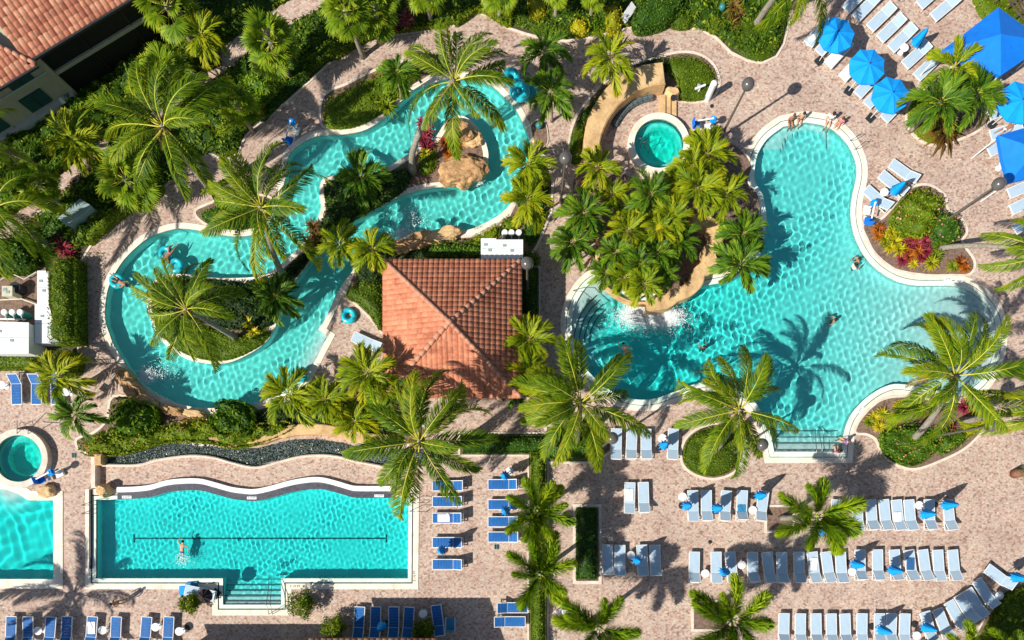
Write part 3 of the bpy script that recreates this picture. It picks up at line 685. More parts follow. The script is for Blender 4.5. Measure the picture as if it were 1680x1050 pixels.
def palm(kind, crown, z, label, base=None, sc=1.0, n=None, group=None, seed=0, bend=.35, low=None):
    rd = random.Random(seed*13+5); N, e1, e0, hub, (r0, r1) = SPEC[kind]; N = n or N
    if low is not None: e0 = low
    c = W(*crown, z)
    b = G(*base) if base else Vector((c.x+rd.uniform(-.3, .3), c.y+rd.uniform(-.3, .3), 0)); b.z = .03
    root = empty(NAME[kind], b, 0, label, 'palm tree', group)
    e = c-b; P = []
    for i in range(13):
        t = i/12; s = t**(1+bend); P.append(Vector((e.x*s, e.y*s, e.z*(t if bend < .6 else t**.8))))
    rad = [(r0*(1.5 if i == 0 else 1)+(r1-r0)*i/12)*max(.8, sc)*(1+.05*(i % 2)) for i in range(13)]
    MB().tube(P, rad, 9).build('trunk', trunkM, root, True)
    if kind == 'foxtail': MB().tube([P[-1]-Vector((0, 0, .55)), P[-1]+Vector((0, 0, .25))], [.13, .07], 9).build('crownshaft', shaftM, root, True)
    a0 = rd.random()*6.28; wind = -.9+rd.uniform(-.5, .5)
    for i in range(N):
        f = (i+.5)/N; az = a0+i*2.39996+rd.uniform(-.2, .2); az += (.38*math.sin(az-wind)) if kind == 'coconut' else 0
        el = R(e1+(e0-e1)*f**.75+rd.uniform(-6, 6)); me = rd.choice(FR[kind])
        ls = sc*(.93 if kind == 'coconut' else 1)*(.82+.25*min(1, f*1.6))*rd.uniform(.84, 1.1)
        link('frond', me, root, e+Vector((math.cos(az)*hub, math.sin(az)*hub, -.25*f*sc)), (R(rd.uniform(-24, 24)), -el, az), (ls, ls, ls))
    if kind == 'coconut':
        for i in range(2):
            az = a0+1.3+i*2.4; link('dead_frond', FR['dead'][0], root, e+Vector((math.cos(az)*hub, math.sin(az)*hub, -.3)), (R(rd.uniform(-30, 30)), R(38+12*i), az), (sc*.9,)*3)
        mb = MB()
        for i in range(7):
            a = i*.9; mb.sphere(e+Vector((math.cos(a)*.24, math.sin(a)*.24, -.32-.08*(i % 2))), .12, (1, 1, 1.2), 1)
        mb.build('coconut_cluster', MAT.get('coir') or plain('coir', (.32, .20, .05), .7, noise=.3), root, True)
    return root
cg = 'coconut palms leaning over the pools'
palm('coconut', (265, 205), 7.2, 'largest coconut palm, beside the cream house, its trunk leaning over the curved path', (348, 312), 1.08, 20, cg, 1)
palm('coconut', (745, 130), 6.0, 'coconut palm on the boulder island, trunk curving over the lazy river', (678, 283), .98, 16, cg, 2, .7)
palm('coconut', (427, 338), 6.0, 'coconut palm at the narrow neck of the lazy river left of the small planted bed', (468, 455), 1.0, 20, cg, 3, .5)
palm('coconut', (303, 506), 6.0, 'coconut palm in the round green island inside the lazy river loop', (390, 556), .88, 17, cg, 4, .6)
palm('coconut', (688, 724), 7.0, 'coconut palm at the lower edge of the terracotta pavilion, fronds reaching over its roof', (722, 752), 1.1, 21, cg, 5)
palm('coconut', (953, 660), 6.0, 'coconut palm between the pavilion and the lagoon, above a green hedge block', (944, 728), 1.05, 19, cg, 6)
palm('coconut', (1215, 672), 6.0, 'coconut palm with short curved trunk in a round green bed by the lagoon steps', (1159, 747), 1.0, 19, cg, 7, .7)
palm('coconut', (1570, 615), 6.6, 'coconut palm on the lower right flower bed, shading the shallow end of the lagoon', (1490, 724), 1.08, 19, cg, 8)
palm('coconut', (1728, 672), 5.6, 'coconut palm cut by the right edge, next to the lower right flower bed', (1577, 692), .95, 18, cg, 9, .6)
palm('coconut', (1722, 412), 5.5, 'coconut palm cut by the right edge, its pale trunk leaning from the middle right bed', (1540, 409), .78, 15, cg, 10, .35)
palm('coconut', (-12, 338), 5.4, 'coconut palm cut by the left edge above the hedge of the service yard', (82, 402), 1.0, 20, cg, 11, .5)
palm('coconut', (1322, -62), 6.0, 'coconut palm cut by the top edge near the top right lawn', (1240, 42), .95, 16, cg, 12, .5)
palm('coconut', (-40, 235), 6.2, 'coconut palm cut by the left edge below the cream house', (60, 270), .75, 15, cg, 13)
palm('coconut', (-185, 1112), 6.4, 'coconut palm beyond the lower left corner, shading the paving beside the lap pool', (-20, 1090), 1.05, 18, cg, 14)
fg = 'foxtail palms of the lounger terrace'
palm('foxtail', (1340, 847), 4.5, 'foxtail palm among the pale loungers on the right terrace', (1283, 850), 1.21, 9, fg, 21)
palm('foxtail', (882, 838), 4.2, 'upper of two foxtail palms over the narrow hedge right of the lap pool', (880, 838), 1.06, 10, fg, 22)
palm('foxtail', (886, 942), 4.2, 'lower of two foxtail palms over the narrow hedge right of the lap pool', (884, 938), 1.10, 9, fg, 23)
palm('foxtail', (984, 1030), 4.6, 'foxtail palm at the bottom beside the white slatted chair', (975, 1015), 1.12, 10, fg, 24)
palm('foxtail', (1203, 1018), 4.8, 'foxtail palm in the square bed at the bottom centre right', (1165, 1000), 1.18, 11, fg, 25)
palm('foxtail', (1592, 1078), 4.2, 'foxtail palm cut by the bottom edge below the fan of loungers', None, .9, 10, fg, 26)
palm('foxtail', (1655, 1085), 4.0, 'foxtail palm cut by the bottom right corner', None, .85, 10, fg, 27)
ig = 'small palms planted round the grotto island'
isl = [('yellow', 982, 274, 1.05, 'westernmost yellow green palm, left of the round spa'), ('dark', 958, 348, 1.0, 'dark palm on the upper west side'),
 ('dark', 940, 396, 1.0, 'dark palm leaning furthest west over the paving'), ('yellow', 1038, 345, .9, 'yellow green palm at the middle, below the spa'),
 ('dark', 1068, 318, .95, 'dark palm directly below the round spa'), ('yellow', 1102, 357, .88, 'yellow green palm at the centre right of the island'),
 ('yellow', 1116, 300, 1.0, 'yellow green palm lower right of the round spa'), ('yellow', 1162, 252, 1.1, 'northernmost yellow green palm, right of the round spa'),
 ('yellow', 1146, 306, 1.02, 'yellow green palm north of the bare rock bridge'), ('yellow', 1193, 318, 1.1, 'yellow green palm furthest east near the lagoon neck'),
 ('dark', 1220, 384, 1.0, 'dark palm on the east side, the upper one above the water'), ('dark', 1216, 432, 1.1, 'dark palm on the east side, the lower one above the water'),
 ('dark', 1012, 412, .92, 'dark palm in the south west of the island'), ('dark', 1077, 415, .98, 'dark palm in the south centre of the island'),
 ('dark', 1112, 394, .95, 'dark palm left of the rock wall bend'), ('yellow', 1026, 455, .95, 'yellow green palm above the foaming waterfall, left one'),
 ('yellow', 1058, 464, .85, 'yellow green palm above the foaming waterfall, right one'), ('dark', 996, 446, .7, 'small dark palm next to the curved entry steps'),
 ('dark', 1092, 450, .68, 'small dark palm just inside the lower rock wall'), ('yellow', 1030, 378, .85, 'yellow green palm in the island centre, lower left of the spa'), ('yellow', 1080, 376, .8, 'yellow green palm in the very middle'), ('yellow', 1004, 318, .9, 'yellow green palm on the upper left'), ('yellow', 1138, 272, .9, 'yellow green palm hugging the lower right rim of the round spa'), ('dark', 1050, 432, .75, 'dark palm in the south, between two yellow green ones')]
for i, (k, x, y, s, lb) in enumerate(isl):
    palm(k, (x, y), 2.6+.5*math.sin(i*1.7), lb+' on the grotto island', sc=s*(.80+.24*abs(math.sin(i*2.1))), group=ig, seed=100+i)
og = 'small palms in the beds'
oth = [('yellow', 866, 268, 1.05, 'yellow green palm on the east bank of the lazy river, upper one'), ('yellow', 866, 326, 1.05, 'yellow green palm on the east bank of the lazy river, lower one'),
 ('dark', 894, 82, 1.0, 'dark palm beside the top path, upper of two'), ('dark', 903, 150, .98, 'dark palm beside the turquoise tubes, lower of two'),
 ('yellow', 1002, 92, 1.05, 'yellow green palm at the north end of the sandstone wall'),
 ('yellow', 1568, 108, 1.15, 'small palm right next to the large blue canopy'), ('dark', 1545, 165, 1.2, 'small palm in the left half of the top right bed'), ('dark', 1604, 152, 1.15, 'small palm in the right half of the top right bed'),
 ('yellow', 556, 398, .95, 'left of two small palms overhanging the river by the pavilion'), ('yellow', 611, 408, .95, 'right of two small palms overhanging the river by the pavilion'),
 ('yellow', 470, 645, 1.25, 'small palm on the south bank covering the edge of the beach entry'), ('yellow', 534, 655, 1.0, 'small palm just right of the beach entry corner'),
 ('yellow', 602, 612, 1.2, 'small palm in front of the pavilion corner beside the white lounger'), ('yellow', 582, 690, .95, 'small palm above the pebble channel left of the big coconut palm'),
 ('yellow', 868, 556, 1.05, 'small palm at the right side of the pavilion, upper one'), ('yellow', 866, 612, 1.0, 'small palm at the right side of the pavilion, lower one'),
 ('yellow', 92, 618, 1.2, 'small palm over the blue loungers at the left edge'), ('dark', 122, 680, .85, 'small palm on open paving near the corner spa'),
 ('dark', 592, 290, 1.05, 'dark palm on the upper tip of the boulder island'), ('dark', 452, 484, .95, 'dark palm at the neck between the loop island and the boulder island'),
 ('yellow', 120, 228, 1.3, 'small palm against the wall of the cream house'), ('dark', 652, 118, .8, 'small palm in the long bed above the river'),
 ('yellow', 330, 55, .9, 'small palm beside the garden path at the top left'), ('dark', 645, 640, .8, 'small palm tucked under the pavilion eave'), ('dark', 845, 640, .7, 'small palm at the lower right corner of the pavilion')]
for i, (k, x, y, s, lb) in enumerate(oth):
    palm(k, (x, y), (4.6 if x == 602 else 2.9+.5*math.sin(i*2.3)), lb, sc=s, group=og, seed=200+i)
gg = 'fan palms in the north garden'
fan = [(442, 66, 1.18, 'fan palm beside the garden path, the tallest of the top left'), (272, 8, 1.2, 'fan palm right of the cream house, cut by the top edge'), (566, 16, .95, 'fan palm at the top edge next to the garden path end'),
 (615, 12, 1.0, 'fan palm at the top edge left of the crimson shrubs'), (694, -20, .85, 'fan palm above the crimson shrubs, cut by the top edge'), (205, 292, 1.25, 'fan palm under the largest coconut palm'),
 (268, 120, 1.1, 'fan palm between the cream house and the garden path'), (818, -14, .8, 'fan palm at the top edge left of the yellow shrubs'), (915, -28, .7, 'fan palm at the top edge behind the yellow shrubs'),
 (388, 172, .8, 'fan palm north east of the largest coconut palm'), (60, 300, .9, 'fan palm near the left edge beside the lower garden path'), (975, -24, .7, 'fan palm at the top edge left of the round hedge')]
for i, (x, y, s, lb) in enumerate(fan):
    palm('fan', (x, y), 3.6 if i < 3 else 2.6, lb, sc=s, group=gg, seed=300+i)

# ------------------------------------------------------------ hedges and shrubs
H = hedge
H('clipped_hedge', 'tall clipped hedge between the white service roofs and the curved path', 'hedge', [(80,422),(122,422),(124,560),(80,562)], 1.5, hedL, 0, dens=190, aspect=.45)
H('round_shrub', 'dark round shrub at the lower end of the tall clipped hedge', 'shrub', [(88,522),(108,516),(122,530),(122,552),(104,562),(88,550)], 1.3, hedG, leaf=.16)
H('round_shrub', 'olive round shrub above the blue loungers at the left edge', 'shrub', [(84,584),(98,572),(116,576),(123,592),(116,612),(98,616),(86,604)], 1.2, hedL)
H('clipped_hedge', 'low hedge in front of the white container at the left edge', 'hedge', [(-40,580),(30,578),(60,584),(58,604),(-40,606)], .8, hedL, 0)
H('clipped_hedge', 'hedge strip along the outer side of the curved path', 'hedge', [(135,388),(150,366),(190,338),(235,308),(262,300),(258,316),(225,332),(190,356),(160,382),(143,398)], .7, hedL)
H('groundcover', None, None, [(95,340),(130,310),(160,270),(200,250),(190,300),(150,335),(120,372),(100,390),(66,384)], .5, hedG, kind='stuff', leaf=.2)
H('green_shrub', 'glossy green shrub at the left edge below the coconut palm', 'shrub', [(-30,400),(20,392),(48,410),(50,438),(20,446),(-30,444)], .9, hedG, leaf=.2)
H('long_shrub_bed', None, None, [(533,168),(548,153),(575,140),(603,126),(640,112),(672,108),(690,112),(676,128),(655,146),(638,168),(608,190),(575,204),(545,206),(531,200)], .62, hedL, kind='stuff')
H('round_lawn_shrub', 'smooth bright green shrub mound beside the sandstone wall', 'shrub', [(1096,95),(1130,90),(1155,99),(1171,117),(1175,140),(1163,157),(1140,162),(1115,158),(1112,130),(1096,115)], .45, hedL, bump=.05, leaf=.1, dens=190)
H('dark_shrub', 'dark shrub in the shade above the sandstone wall end', 'shrub', [(1045,106),(1065,94),(1092,92),(1094,112),(1062,112),(1046,118)], .6, hedD)
H('narrow_shrub', 'narrow grass green shrub strip at the lower outer side of the sandstone wall', 'shrub', [(937,262),(935,235),(940,212),(956,196),(960,212),(956,232),(955,262)], .5, hedL, leaf=.1)
H('narrow_shrub', 'dark narrow shrub strip following the upper outer side of the sandstone wall', 'shrub', [(944,205),(958,178),(985,150),(1000,142),(995,154),(972,176),(956,205)], .45, hedG, leaf=.1)
H('bright_shrub', 'bright green ground shrub under the small palms of the top right bed', 'shrub', [(1492,190),(1500,165),(1530,150),(1545,175),(1540,205),(1545,228),(1525,230),(1503,215)], .4, hedL, leaf=.1, dens=190)
H('flowering_shrub', 'lime flowering shrub in the middle right bed beside the trio of pale loungers', 'shrub', [(1468,350),(1490,318),(1512,308),(1538,318),(1550,334),(1540,348),(1532,370),(1515,388),(1490,382),(1470,372)], .85, hedL, leaf=.15, bump=.3, dens=130)
H('flowering_shrub', 'green flowering shrub at the foot of the lamp post in the middle right bed', 'shrub', [(1535,352),(1558,348),(1574,362),(1580,380),(1568,395),(1550,398),(1532,385)], .85, hedG, leaf=.15, bump=.3)
H('flowering_shrub', 'large green flowering shrub at the tip of the lower right bed', 'shrub', [(1450,712),(1480,698),(1515,698),(1540,712),(1545,730),(1525,752),(1500,764),(1474,757),(1455,740)], .8, FLG, leaf=.15, dens=140, bump=.3)
H('flowering_shrub', 'green flowering shrub along the kerb right of the lamp post in the lower right bed', 'shrub', [(1540,712),(1575,705),(1590,715),(1575,732),(1548,745)], .6, FLG, leaf=.15, bump=.3)
H('yellow_shrub', 'yellow shrub under the globe lamp in the lower right bed', 'shrub', [(1583,700),(1605,684),(1628,680),(1618,698),(1600,714),(1585,716)], .5, yelL, leaf=.13)
H('ring_shrub', 'round green shrub bed around the short curved coconut palm trunk', 'shrub', [(1123,755),(1127,727),(1150,706),(1196,700),(1213,717),(1214,748),(1200,772),(1170,781),(1140,774)], .5, hedL, leaf=.11, dens=160)
H('hedge_block', 'green hedge block under the coconut palm beside the four upper loungers', 'hedge', [(902,702),(975,702),(995,718),(990,738),(960,752),(902,752)], .9, hedG)
H('clipped_hedge', 'narrow rectangular hedge in a planter between the lounger rows', 'hedge', rect(946, 834, 980, 951), .8, hedG, 0)
H('clipped_hedge', 'long thin hedge running down to the bottom edge right of the lap pool', 'hedge', rect(871, 742, 895, 1120), .9, hedL, 0, leaf=.12, dens=170)
H('clipped_hedge', 'dark hedge along the walkway below the pavilion', 'hedge', rect(757, 714, 895, 743), .9, hedG, 0)
H('clipped_hedge', 'dark hedge in the shade of the pavilion right side', 'hedge', rect(858, 436, 882, 648), .9, hedG, 0)
H('round_shrub', 'bright little shrub between the white cabinet and the globe lamp at the pavilion', 'shrub', [(857,414),(870,409),(883,416),(882,428),(858,428)], .9, hedL)
H('green_shrub', 'bright bush left of the white cabinets behind the pavilion', 'shrub', [(703,402),(735,396),(775,398),(795,408),(796,424),(700,424)], .9, hedG, leaf=.16)
H('clipped_hedge', 'lime hedge between the lazy river coping and the white cabinets', 'hedge', [(768,392),(790,380),(815,366),(820,378),(812,392),(785,402),(768,402)], .6, hedL)
H('clipped_hedge', 'lime hedge above the three round white lids', 'hedge', [(822,362),(838,352),(856,356),(852,372),(830,374)], .5, hedL)
H('green_shrub', 'green shrub right of the three round white lids by the path', 'shrub', [(862,360),(880,350),(898,340),(888,378),(872,400),(862,392)], .5, hedG)
H('green_shrub', 'lime shrub on the corner left of the pavilion beside the turquoise tube', 'shrub', [(566,480),(580,465),(605,455),(625,470),(624,540),(606,516),(588,498),(572,490)], .55, hedL)
H('groundcover', None, None, [(592,412),(640,408),(690,400),(700,425),(628,432),(624,470),(585,460)], .4, hedD, kind='stuff')
H('glossy_bush', 'tall glossy bush left of the rock waterfall above the pebble channel', 'shrub', [(180,668),(196,652),(230,658),(252,670),(250,700),(236,716),(200,716),(180,700)], 1.3, FLG, leaf=.26, n=3, bump=.45, dens=75, edge=.5)
H('glossy_bush', 'tall glossy bush on the south bank right of the rock waterfall', 'shrub', [(346,672),(362,656),(392,658),(412,672),(412,700),(395,716),(362,714),(346,700)], 1.3, FLG, leaf=.26, bump=.45, dens=75, edge=.5)
H('flowering_hedge', 'long lime hedge winding above the pebble channel', 'hedge', [(130,722),(160,712),(185,706),(240,705),(300,690),(345,686),(415,696),(460,690),(480,700),(455,716),(420,728),(380,735),(345,728),(312,724),(262,727),(215,741),(165,748),(134,744)], .85, hedL, leaf=.19, dens=95, bump=.4, edge=.4)
H('groundcover', None, None, [(420,680),(470,668),(520,660),(600,660),(650,700),(600,712),(520,700),(430,704)], .45, hedD, kind='stuff', leaf=.2)
H('island_shrub', 'crescent of low green shrubs in the lazy river loop island', 'shrub', [(252,545),(248,520),(244,496),(268,508),(300,528),(340,535),(390,548),(440,540),(430,560),(405,576),(375,588),(345,590),(314,584),(290,573),(270,556)], .5, hedL, leaf=.11, dens=160)
H('groundcover', None, None, [(250,470),(275,456),(330,456),(400,462),(445,450),(470,440),(490,420),(505,410),(515,395),(530,395),(505,425),(482,455),(455,505),(445,530),(400,540),(330,528),(270,505),(248,490)], .4, hedD, kind='stuff', leaf=.2)
H('groundcover', None, None, [(535,298),(580,292),(640,282),(672,276),(668,300),(650,318),(612,340),(580,358),(540,384),(514,400),(526,370),(534,340),(532,315)], .45, hedD, kind='stuff', leaf=.2)
H('lime_shrub', 'bright lime shrub at the foot of the curving palm on the boulder island', 'shrub', [(690,252),(705,240),(716,250),(712,275),(695,285),(686,270)], .4, hedL)
H('round_shrub', 'round olive shrub bed below the leaning coconut palm by the river neck', 'shrub', [(326,350),(342,340),(380,328),(420,325),(440,334),(428,360),(412,370),(385,374),(346,368)], .5, hedG)
H('clipped_hedge', 'large round clipped hedge at the top centre', 'hedge', [(1040,20),(1050,5),(1080,-20),(1130,-30),(1125,5),(1110,25),(1085,38),(1055,44),(1042,38)], 1.1, hedG, dens=160)
H('round_shrub', 'round lime shrub right of the large clipped hedge at the top', 'shrub', [(1100,28),(1115,18),(1132,14),(1142,24),(1138,38),(1120,42),(1102,38)], .6, hedL)
H('round_shrub', 'small ball shrub on bare mulch near the pale palm trunk at the top', 'shrub', [(1162,30),(1175,21),(1187,28),(1188,42),(1175,50),(1163,43)], .6, hedL, dens=180)
H('lawn_shrub', 'wide low lime shrub lawn at the top right corner of the garden', 'shrub', [(1192,58),(1215,28),(1240,20),(1290,10),(1295,-30),(1298,20),(1288,50),(1274,82),(1250,98),(1225,92),(1205,74)], .3, hedL, bump=.04, leaf=.09, dens=200)
H('yellow_shrub', 'bright yellow shrub at the top edge left of its rounder neighbour', 'shrub', [(867,-10),(895,-14),(898,15),(886,28),(870,24)], .9, yelL)
H('yellow_shrub', 'round pale yellow shrub on the path edge', 'shrub', [(937,30),(950,24),(966,34),(964,50),(948,54),(937,46)], .7, yelL)
H('yellow_shrub', 'tall yellow shrub beside the small white boat shaped panel at the top', 'shrub', [(995,10),(1015,5),(1022,28),(1015,45),(998,46)], .9, yelL)
H('groundcover', None, None, [(840,36),(862,40),(900,52),(930,58),(975,54),(985,44),(960,40),(920,20),(880,30),(842,22)], .4, hedL, kind='stuff')
H('flower_border', None, None, [(425,188),(440,160),(462,130),(500,120),(512,114),(500,128),(478,146),(455,170),(430,194)], .5, hedG, kind='stuff')
H('flower_border', None, None, [(548,86),(575,68),(600,56),(640,44),(712,34),(735,28),(738,38),(700,44),(640,52),(594,66),(552,92)], .45, hedL, kind='stuff')
H('corner_shrub', 'lime shrubbery behind the large blue canopy in the top right corner', 'shrub', [(1598,-40),(1608,10),(1628,35),(1680,90),(1780,90),(1780,60),(1690,30),(1660,-40)], .5, hedL)
H('corner_shrub', 'dense green shrubbery at the lower right corner behind the fan of loungers', 'shrub', [(1640,1015),(1655,985),(1690,965),(1780,965),(1780,1110),(1600,1110),(1622,1050)], 1.1, hedL, leaf=.16)
H('river_shrub', 'dark shrubs on the east bank of the lazy river under two yellow green palms', 'shrub', [(848,290),(868,262),(882,256),(895,270),(900,310),(890,350),(865,350),(848,330)], .4, hedG)

for q, m_, hh in (([(288,78),(318,62),(350,70),(356,96),(322,108),(296,102)], hedL, .8), ([(215,118),(245,104),(262,128),(240,150),(218,146)], hedL, .7), ([(92,246),(130,205),(150,205),(140,240),(104,262),(70,290),(60,280)], FLG, .8), ([(395,128),(430,112),(470,118),(455,150),(420,180),(398,172)], FLG, .7),
    ([(500,92),(545,66),(600,44),(640,34),(645,44),(596,62),(548,86),(512,106)], hedL, .7), ([(0,300),(40,290),(70,306),(40,330),(0,345)], FLG, .6), ([(170,305),(215,268),(250,262),(240,290),(195,322),(160,345)], FLG, .6), ([(350,196),(392,176),(408,190),(385,214),(355,222)], hedL, .5), ([(745,22),(800,6),(838,26),(832,38),(806,22),(782,14),(750,36)], hedL, .6)):
    H('flower_border', None, None, q, hh, m_, kind='stuff', leaf=.2, bump=.3)

# blade plants (bromeliads, crotons, cordylines)
def rosette_mesh(name, mat, n=26, L=.55, wd=.07, seed=0):
    r = np.random.default_rng(seed); Vs, Qs, vv, off = [], [], [], 0
    for i in range(n):
        az = i*2.4+r.normal(0, .1); el = R(75-65*(i/n)+r.normal(0, 5)); l = L*(.7+.4*r.random())
        h = np.array([math.cos(az), math.sin(az), 0]); d = h*math.cos(el)+np.array([0, 0, math.sin(el)])
        s = np.array([-math.sin(az), math.cos(az), 0]); p = h*.02+np.array([0, 0, .05]); q1 = p+d*l*.5; d2 = d+np.array([0, 0, -.9]); d2 /= np.linalg.norm(d2); q2 = q1+d2*l*.5
        Vs.append(np.array([p-s*wd*.3, p+s*wd*.3, q1+s*wd*.5, q1-s*wd*.5, q2+s*.006, q2-s*.006]))
        Qs.append(np.array([[off, off+1, off+2, off+3], [off+3, off+2, off+4, off+5]])); off += 6
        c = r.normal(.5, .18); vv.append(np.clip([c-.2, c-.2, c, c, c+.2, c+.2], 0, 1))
    return quadmesh(name, np.vstack(Vs), np.vstack(Qs), mat, np.concatenate(vv))
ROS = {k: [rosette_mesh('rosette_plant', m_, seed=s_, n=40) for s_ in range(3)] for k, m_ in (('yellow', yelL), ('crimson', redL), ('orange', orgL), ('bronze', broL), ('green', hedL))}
def rosettes(lst, where, grp):
    for i, (c, x, y, s) in enumerate(lst):
        o = link('rosette_plant', ROS[c][i % 3], None, W(x, y, .3*s)-Vector((0, 0, .3*s-.03)), (0, 0, i*1.3), s)
        tag(o, c+' spiky leaved plant '+where, 'plant', grp+', '+c+' ones')
rosettes([('orange', 1444, 375, 1.1), ('orange', 1442, 385, 1.0), ('yellow', 1465, 380, 1.1), ('yellow', 1470, 395, 1.2), ('yellow', 1462, 405, 1.0), ('crimson', 1501, 385, 1.1), ('crimson', 1496, 400, 1.2), ('orange', 1508, 412, 1.2),
          ('orange', 1492, 420, 1.1), ('crimson', 1483, 425, 1.1), ('crimson', 1506, 400, 1.1), ('yellow', 1530, 430, 1.3), ('yellow', 1500, 432, .8), ('orange', 1578, 430, 1.2), ('orange', 1585, 438, 1.0), ('green', 1565, 436, 1.0), ('crimson', 1530, 378, 1.1), ('crimson', 1514, 420, 1.1), ('orange', 1500, 392, 1.2), ('green', 1545, 405, 1.3), ('green', 1538, 418, 1.2), ('yellow', 1478, 408, 1.2), ('orange', 1488, 408, 1.2), ('yellow', 1452, 390, 1.0), ('crimson', 1522, 410, 1.1), ('green', 1550, 392, 1.1), ('green', 1478, 365, 1.2), ('crimson', 1520, 395, 1.0), ('green', 1455, 398, .9)], 'in the middle right bed', 'middle right bed plants')
rosettes([('yellow', 1436, 685, 1.0), ('yellow', 1450, 678, 1.1), ('yellow', 1444, 700, 1.0), ('yellow', 1468, 685, 1.0), ('yellow', 1500, 660, 1.1), ('green', 1510, 672, 1.3), ('crimson', 1520, 680, 1.1), ('crimson', 1528, 676, .9), ('crimson', 1584, 668, 1.3), ('crimson', 1592, 660, 1.0),
          ('yellow', 1604, 672, 1.1), ('yellow', 1620, 664, 1.0), ('yellow', 1612, 655, .9), ('orange', 1560, 715, .8), ('orange', 1467, 700, .8), ('green', 1485, 672, 1.2), ('yellow', 1478, 665, 1.0), ('green', 1538, 662, 1.1), ('crimson', 1562, 700, .9), ('green', 1428, 692, 1.0)], 'in the lower right bed', 'lower right bed plants')
rosettes([('crimson', 697, 212, 1.5), ('crimson', 695, 226, 1.5), ('crimson', 700, 238, 1.3), ('crimson', 692, 200, 1.1), ('orange', 730, 232, 1.2), ('orange', 745, 240, 1.1), ('orange', 735, 250, 1.0), ('orange', 752, 232, 1.0), ('yellow', 698, 250, 1.1), ('yellow', 408, 530, 1.2), ('yellow', 415, 545, 1.3), ('yellow', 410, 558, 1.1), ('orange', 742, 255, 1.1),
          ('bronze', 512, 370, 1.4), ('bronze', 518, 385, 1.3), ('bronze', 506, 396, 1.2)], 'on the long island inside the lazy river', 'river island plants')
rosettes([('crimson', 668, 30, 1.5), ('crimson', 650, 38, 1.2), ('crimson', 690, 18, 1.5), ('crimson', 712, 8, 1.4), ('crimson', 676, 8, 1.3), ('crimson', 729, 6, 1.1), ('crimson', 103, 405, 1.6), ('crimson', 95, 395, 1.2), ('crimson', 112, 415, 1.2), ('orange', 468, 125, 1.0), ('orange', 430, 180, 1.0), ('orange', 262, 100, 1.0), ('bronze', 1206, 8, 1.6), ('bronze', 1200, 38, 1.5), ('bronze', 1210, 22, 1.5),
          ('bronze', 620, 130, 1.4), ('green', 650, 128, 1.6), ('green', 655, 145, 1.4), ('green', 625, 155, 1.8), ('green', 610, 168, 1.6), ('green', 635, 172, 1.6), ('green', 600, 150, 1.4), ('yellow', 475, 130, 1.0), ('green', 118, 400, 1.2), ('green', 300, 70, 1.6), ('green', 322, 85, 1.8)], 'in the north garden beds', 'north garden plants')
rosettes([('bronze', 1554, 213, 2.9)], 'at the lower edge of the top right bed', 'big bronze plant')
rosettes([('orange', 1146, 222, 1.1), ('orange', 1158, 228, 1.2), ('green', 1175, 215, 1.2)], 'below the blue pool lift at the spa', 'spa bed plants')

# potted bushes by the lap pool
def bush_mesh(name, r, mat, n=500, leaf=.16):
    d = rng.normal(size=(n, 3)); d /= np.linalg.norm(d, axis=1)[:, None]; d[:, 2] = np.abs(d[:, 2])*.9-.1
    P = d*r*(.55+.5*rng.random((n, 1)))*(1+.2*np.sin(d[:, :1]*6)); V, Q, v = leaf_quads(P, d, leaf, .45, .9); return quadmesh(name, V, Q, mat, v)
for x, y, r, lb in ((495, 992, .92, 'largest potted bush, right of the lap pool steps'), (310, 991, .66, 'potted bush beside the person under the dark parasol'), (548, 1030, .80, 'potted bush left of the blue loungers in the shade'), (696, 1034, .74, 'potted bush in the roof shadow beside the round table')):
    c = W(x, y, 1.0); c.z = 0; o = empty('potted_bush', c, 0, lb, 'potted plant', 'potted bushes by the lap pool')
    MB().cone((0, 0, 0), (0, 0, .5), .24, .34, 18).build('pot', potM, o)
    link('foliage', bush_mesh('foliage', r, hedL if r < .9 else hedL, int(2200*r), .15), o, (0, 0, .75))

# ------------------------------------------------------------ tiled roofs
def tiled(org, ux, uy, W0, W1a, W1b, D, rise, p=.40, course=.37, amp=.07):
    """org: middle of the eave; ux along the eave, uy up the slope (plan). Eave half width W0, top runs from -W1a to W1b."""
    n = max(1, round(2*W0/p)); us = np.linspace(-W0, W0, n*8+1); nc = max(1, round(D/course)); Vs, Qs, vv, off = [], [], [], 0
    prof = amp*np.abs(np.sin(np.pi*(us+W0)/(2*W0/n)))**.55
    col = np.floor((us+W0)/(2*W0/n)-1e-6).astype(int); nu = len(us)
    for j in range(nc):
        rowv = []
        rc = rng.random(n+1)
        for t, lift in ((j/nc-.012, .045), ((j+1)/nc, .0)):
            t = max(0, min(1, t)); lo = -W0+(W0-W1a)*t; hi = W0-(W0-W1b)*t
            u = np.clip(us, lo, hi); z = rise*t+lift+prof*np.where((us < lo-.0) | (us > hi+.0), .3, 1)
            rowv.append(np.stack([org[0]+ux[0]*u+uy[0]*D*t, org[1]+ux[1]*u+uy[1]*D*t, org[2]+z], 1))
        u0 = np.stack([rowv[0][:, 0], rowv[0][:, 1], rowv[0][:, 2]-.07], 1)
        V = np.vstack([u0]+rowv); Vs.append(V)
        i = np.arange(nu-1)
        for a in (0, 1): Qs.append(np.stack([i+a*nu+off, i+1+a*nu+off, i+1+(a+1)*nu+off, i+(a+1)*nu+off], 1))
        vv.append(np.tile(np.clip(rc[np.clip(col, 0, n)]*.8+.1, 0, 1), 3)); off += 3*nu
    V = np.vstack(Vs); Q = np.vstack(Qs)
    # drop collapsed faces
    d = np.linalg.norm((V[Q[:, 0]]-V[Q[:, 1]])[:, :2], axis=1)+np.linalg.norm((V[Q[:, 2]]-V[Q[:, 3]])[:, :2], axis=1)
    k = d > 1e-4; return V, Q[k], np.concatenate(vv)
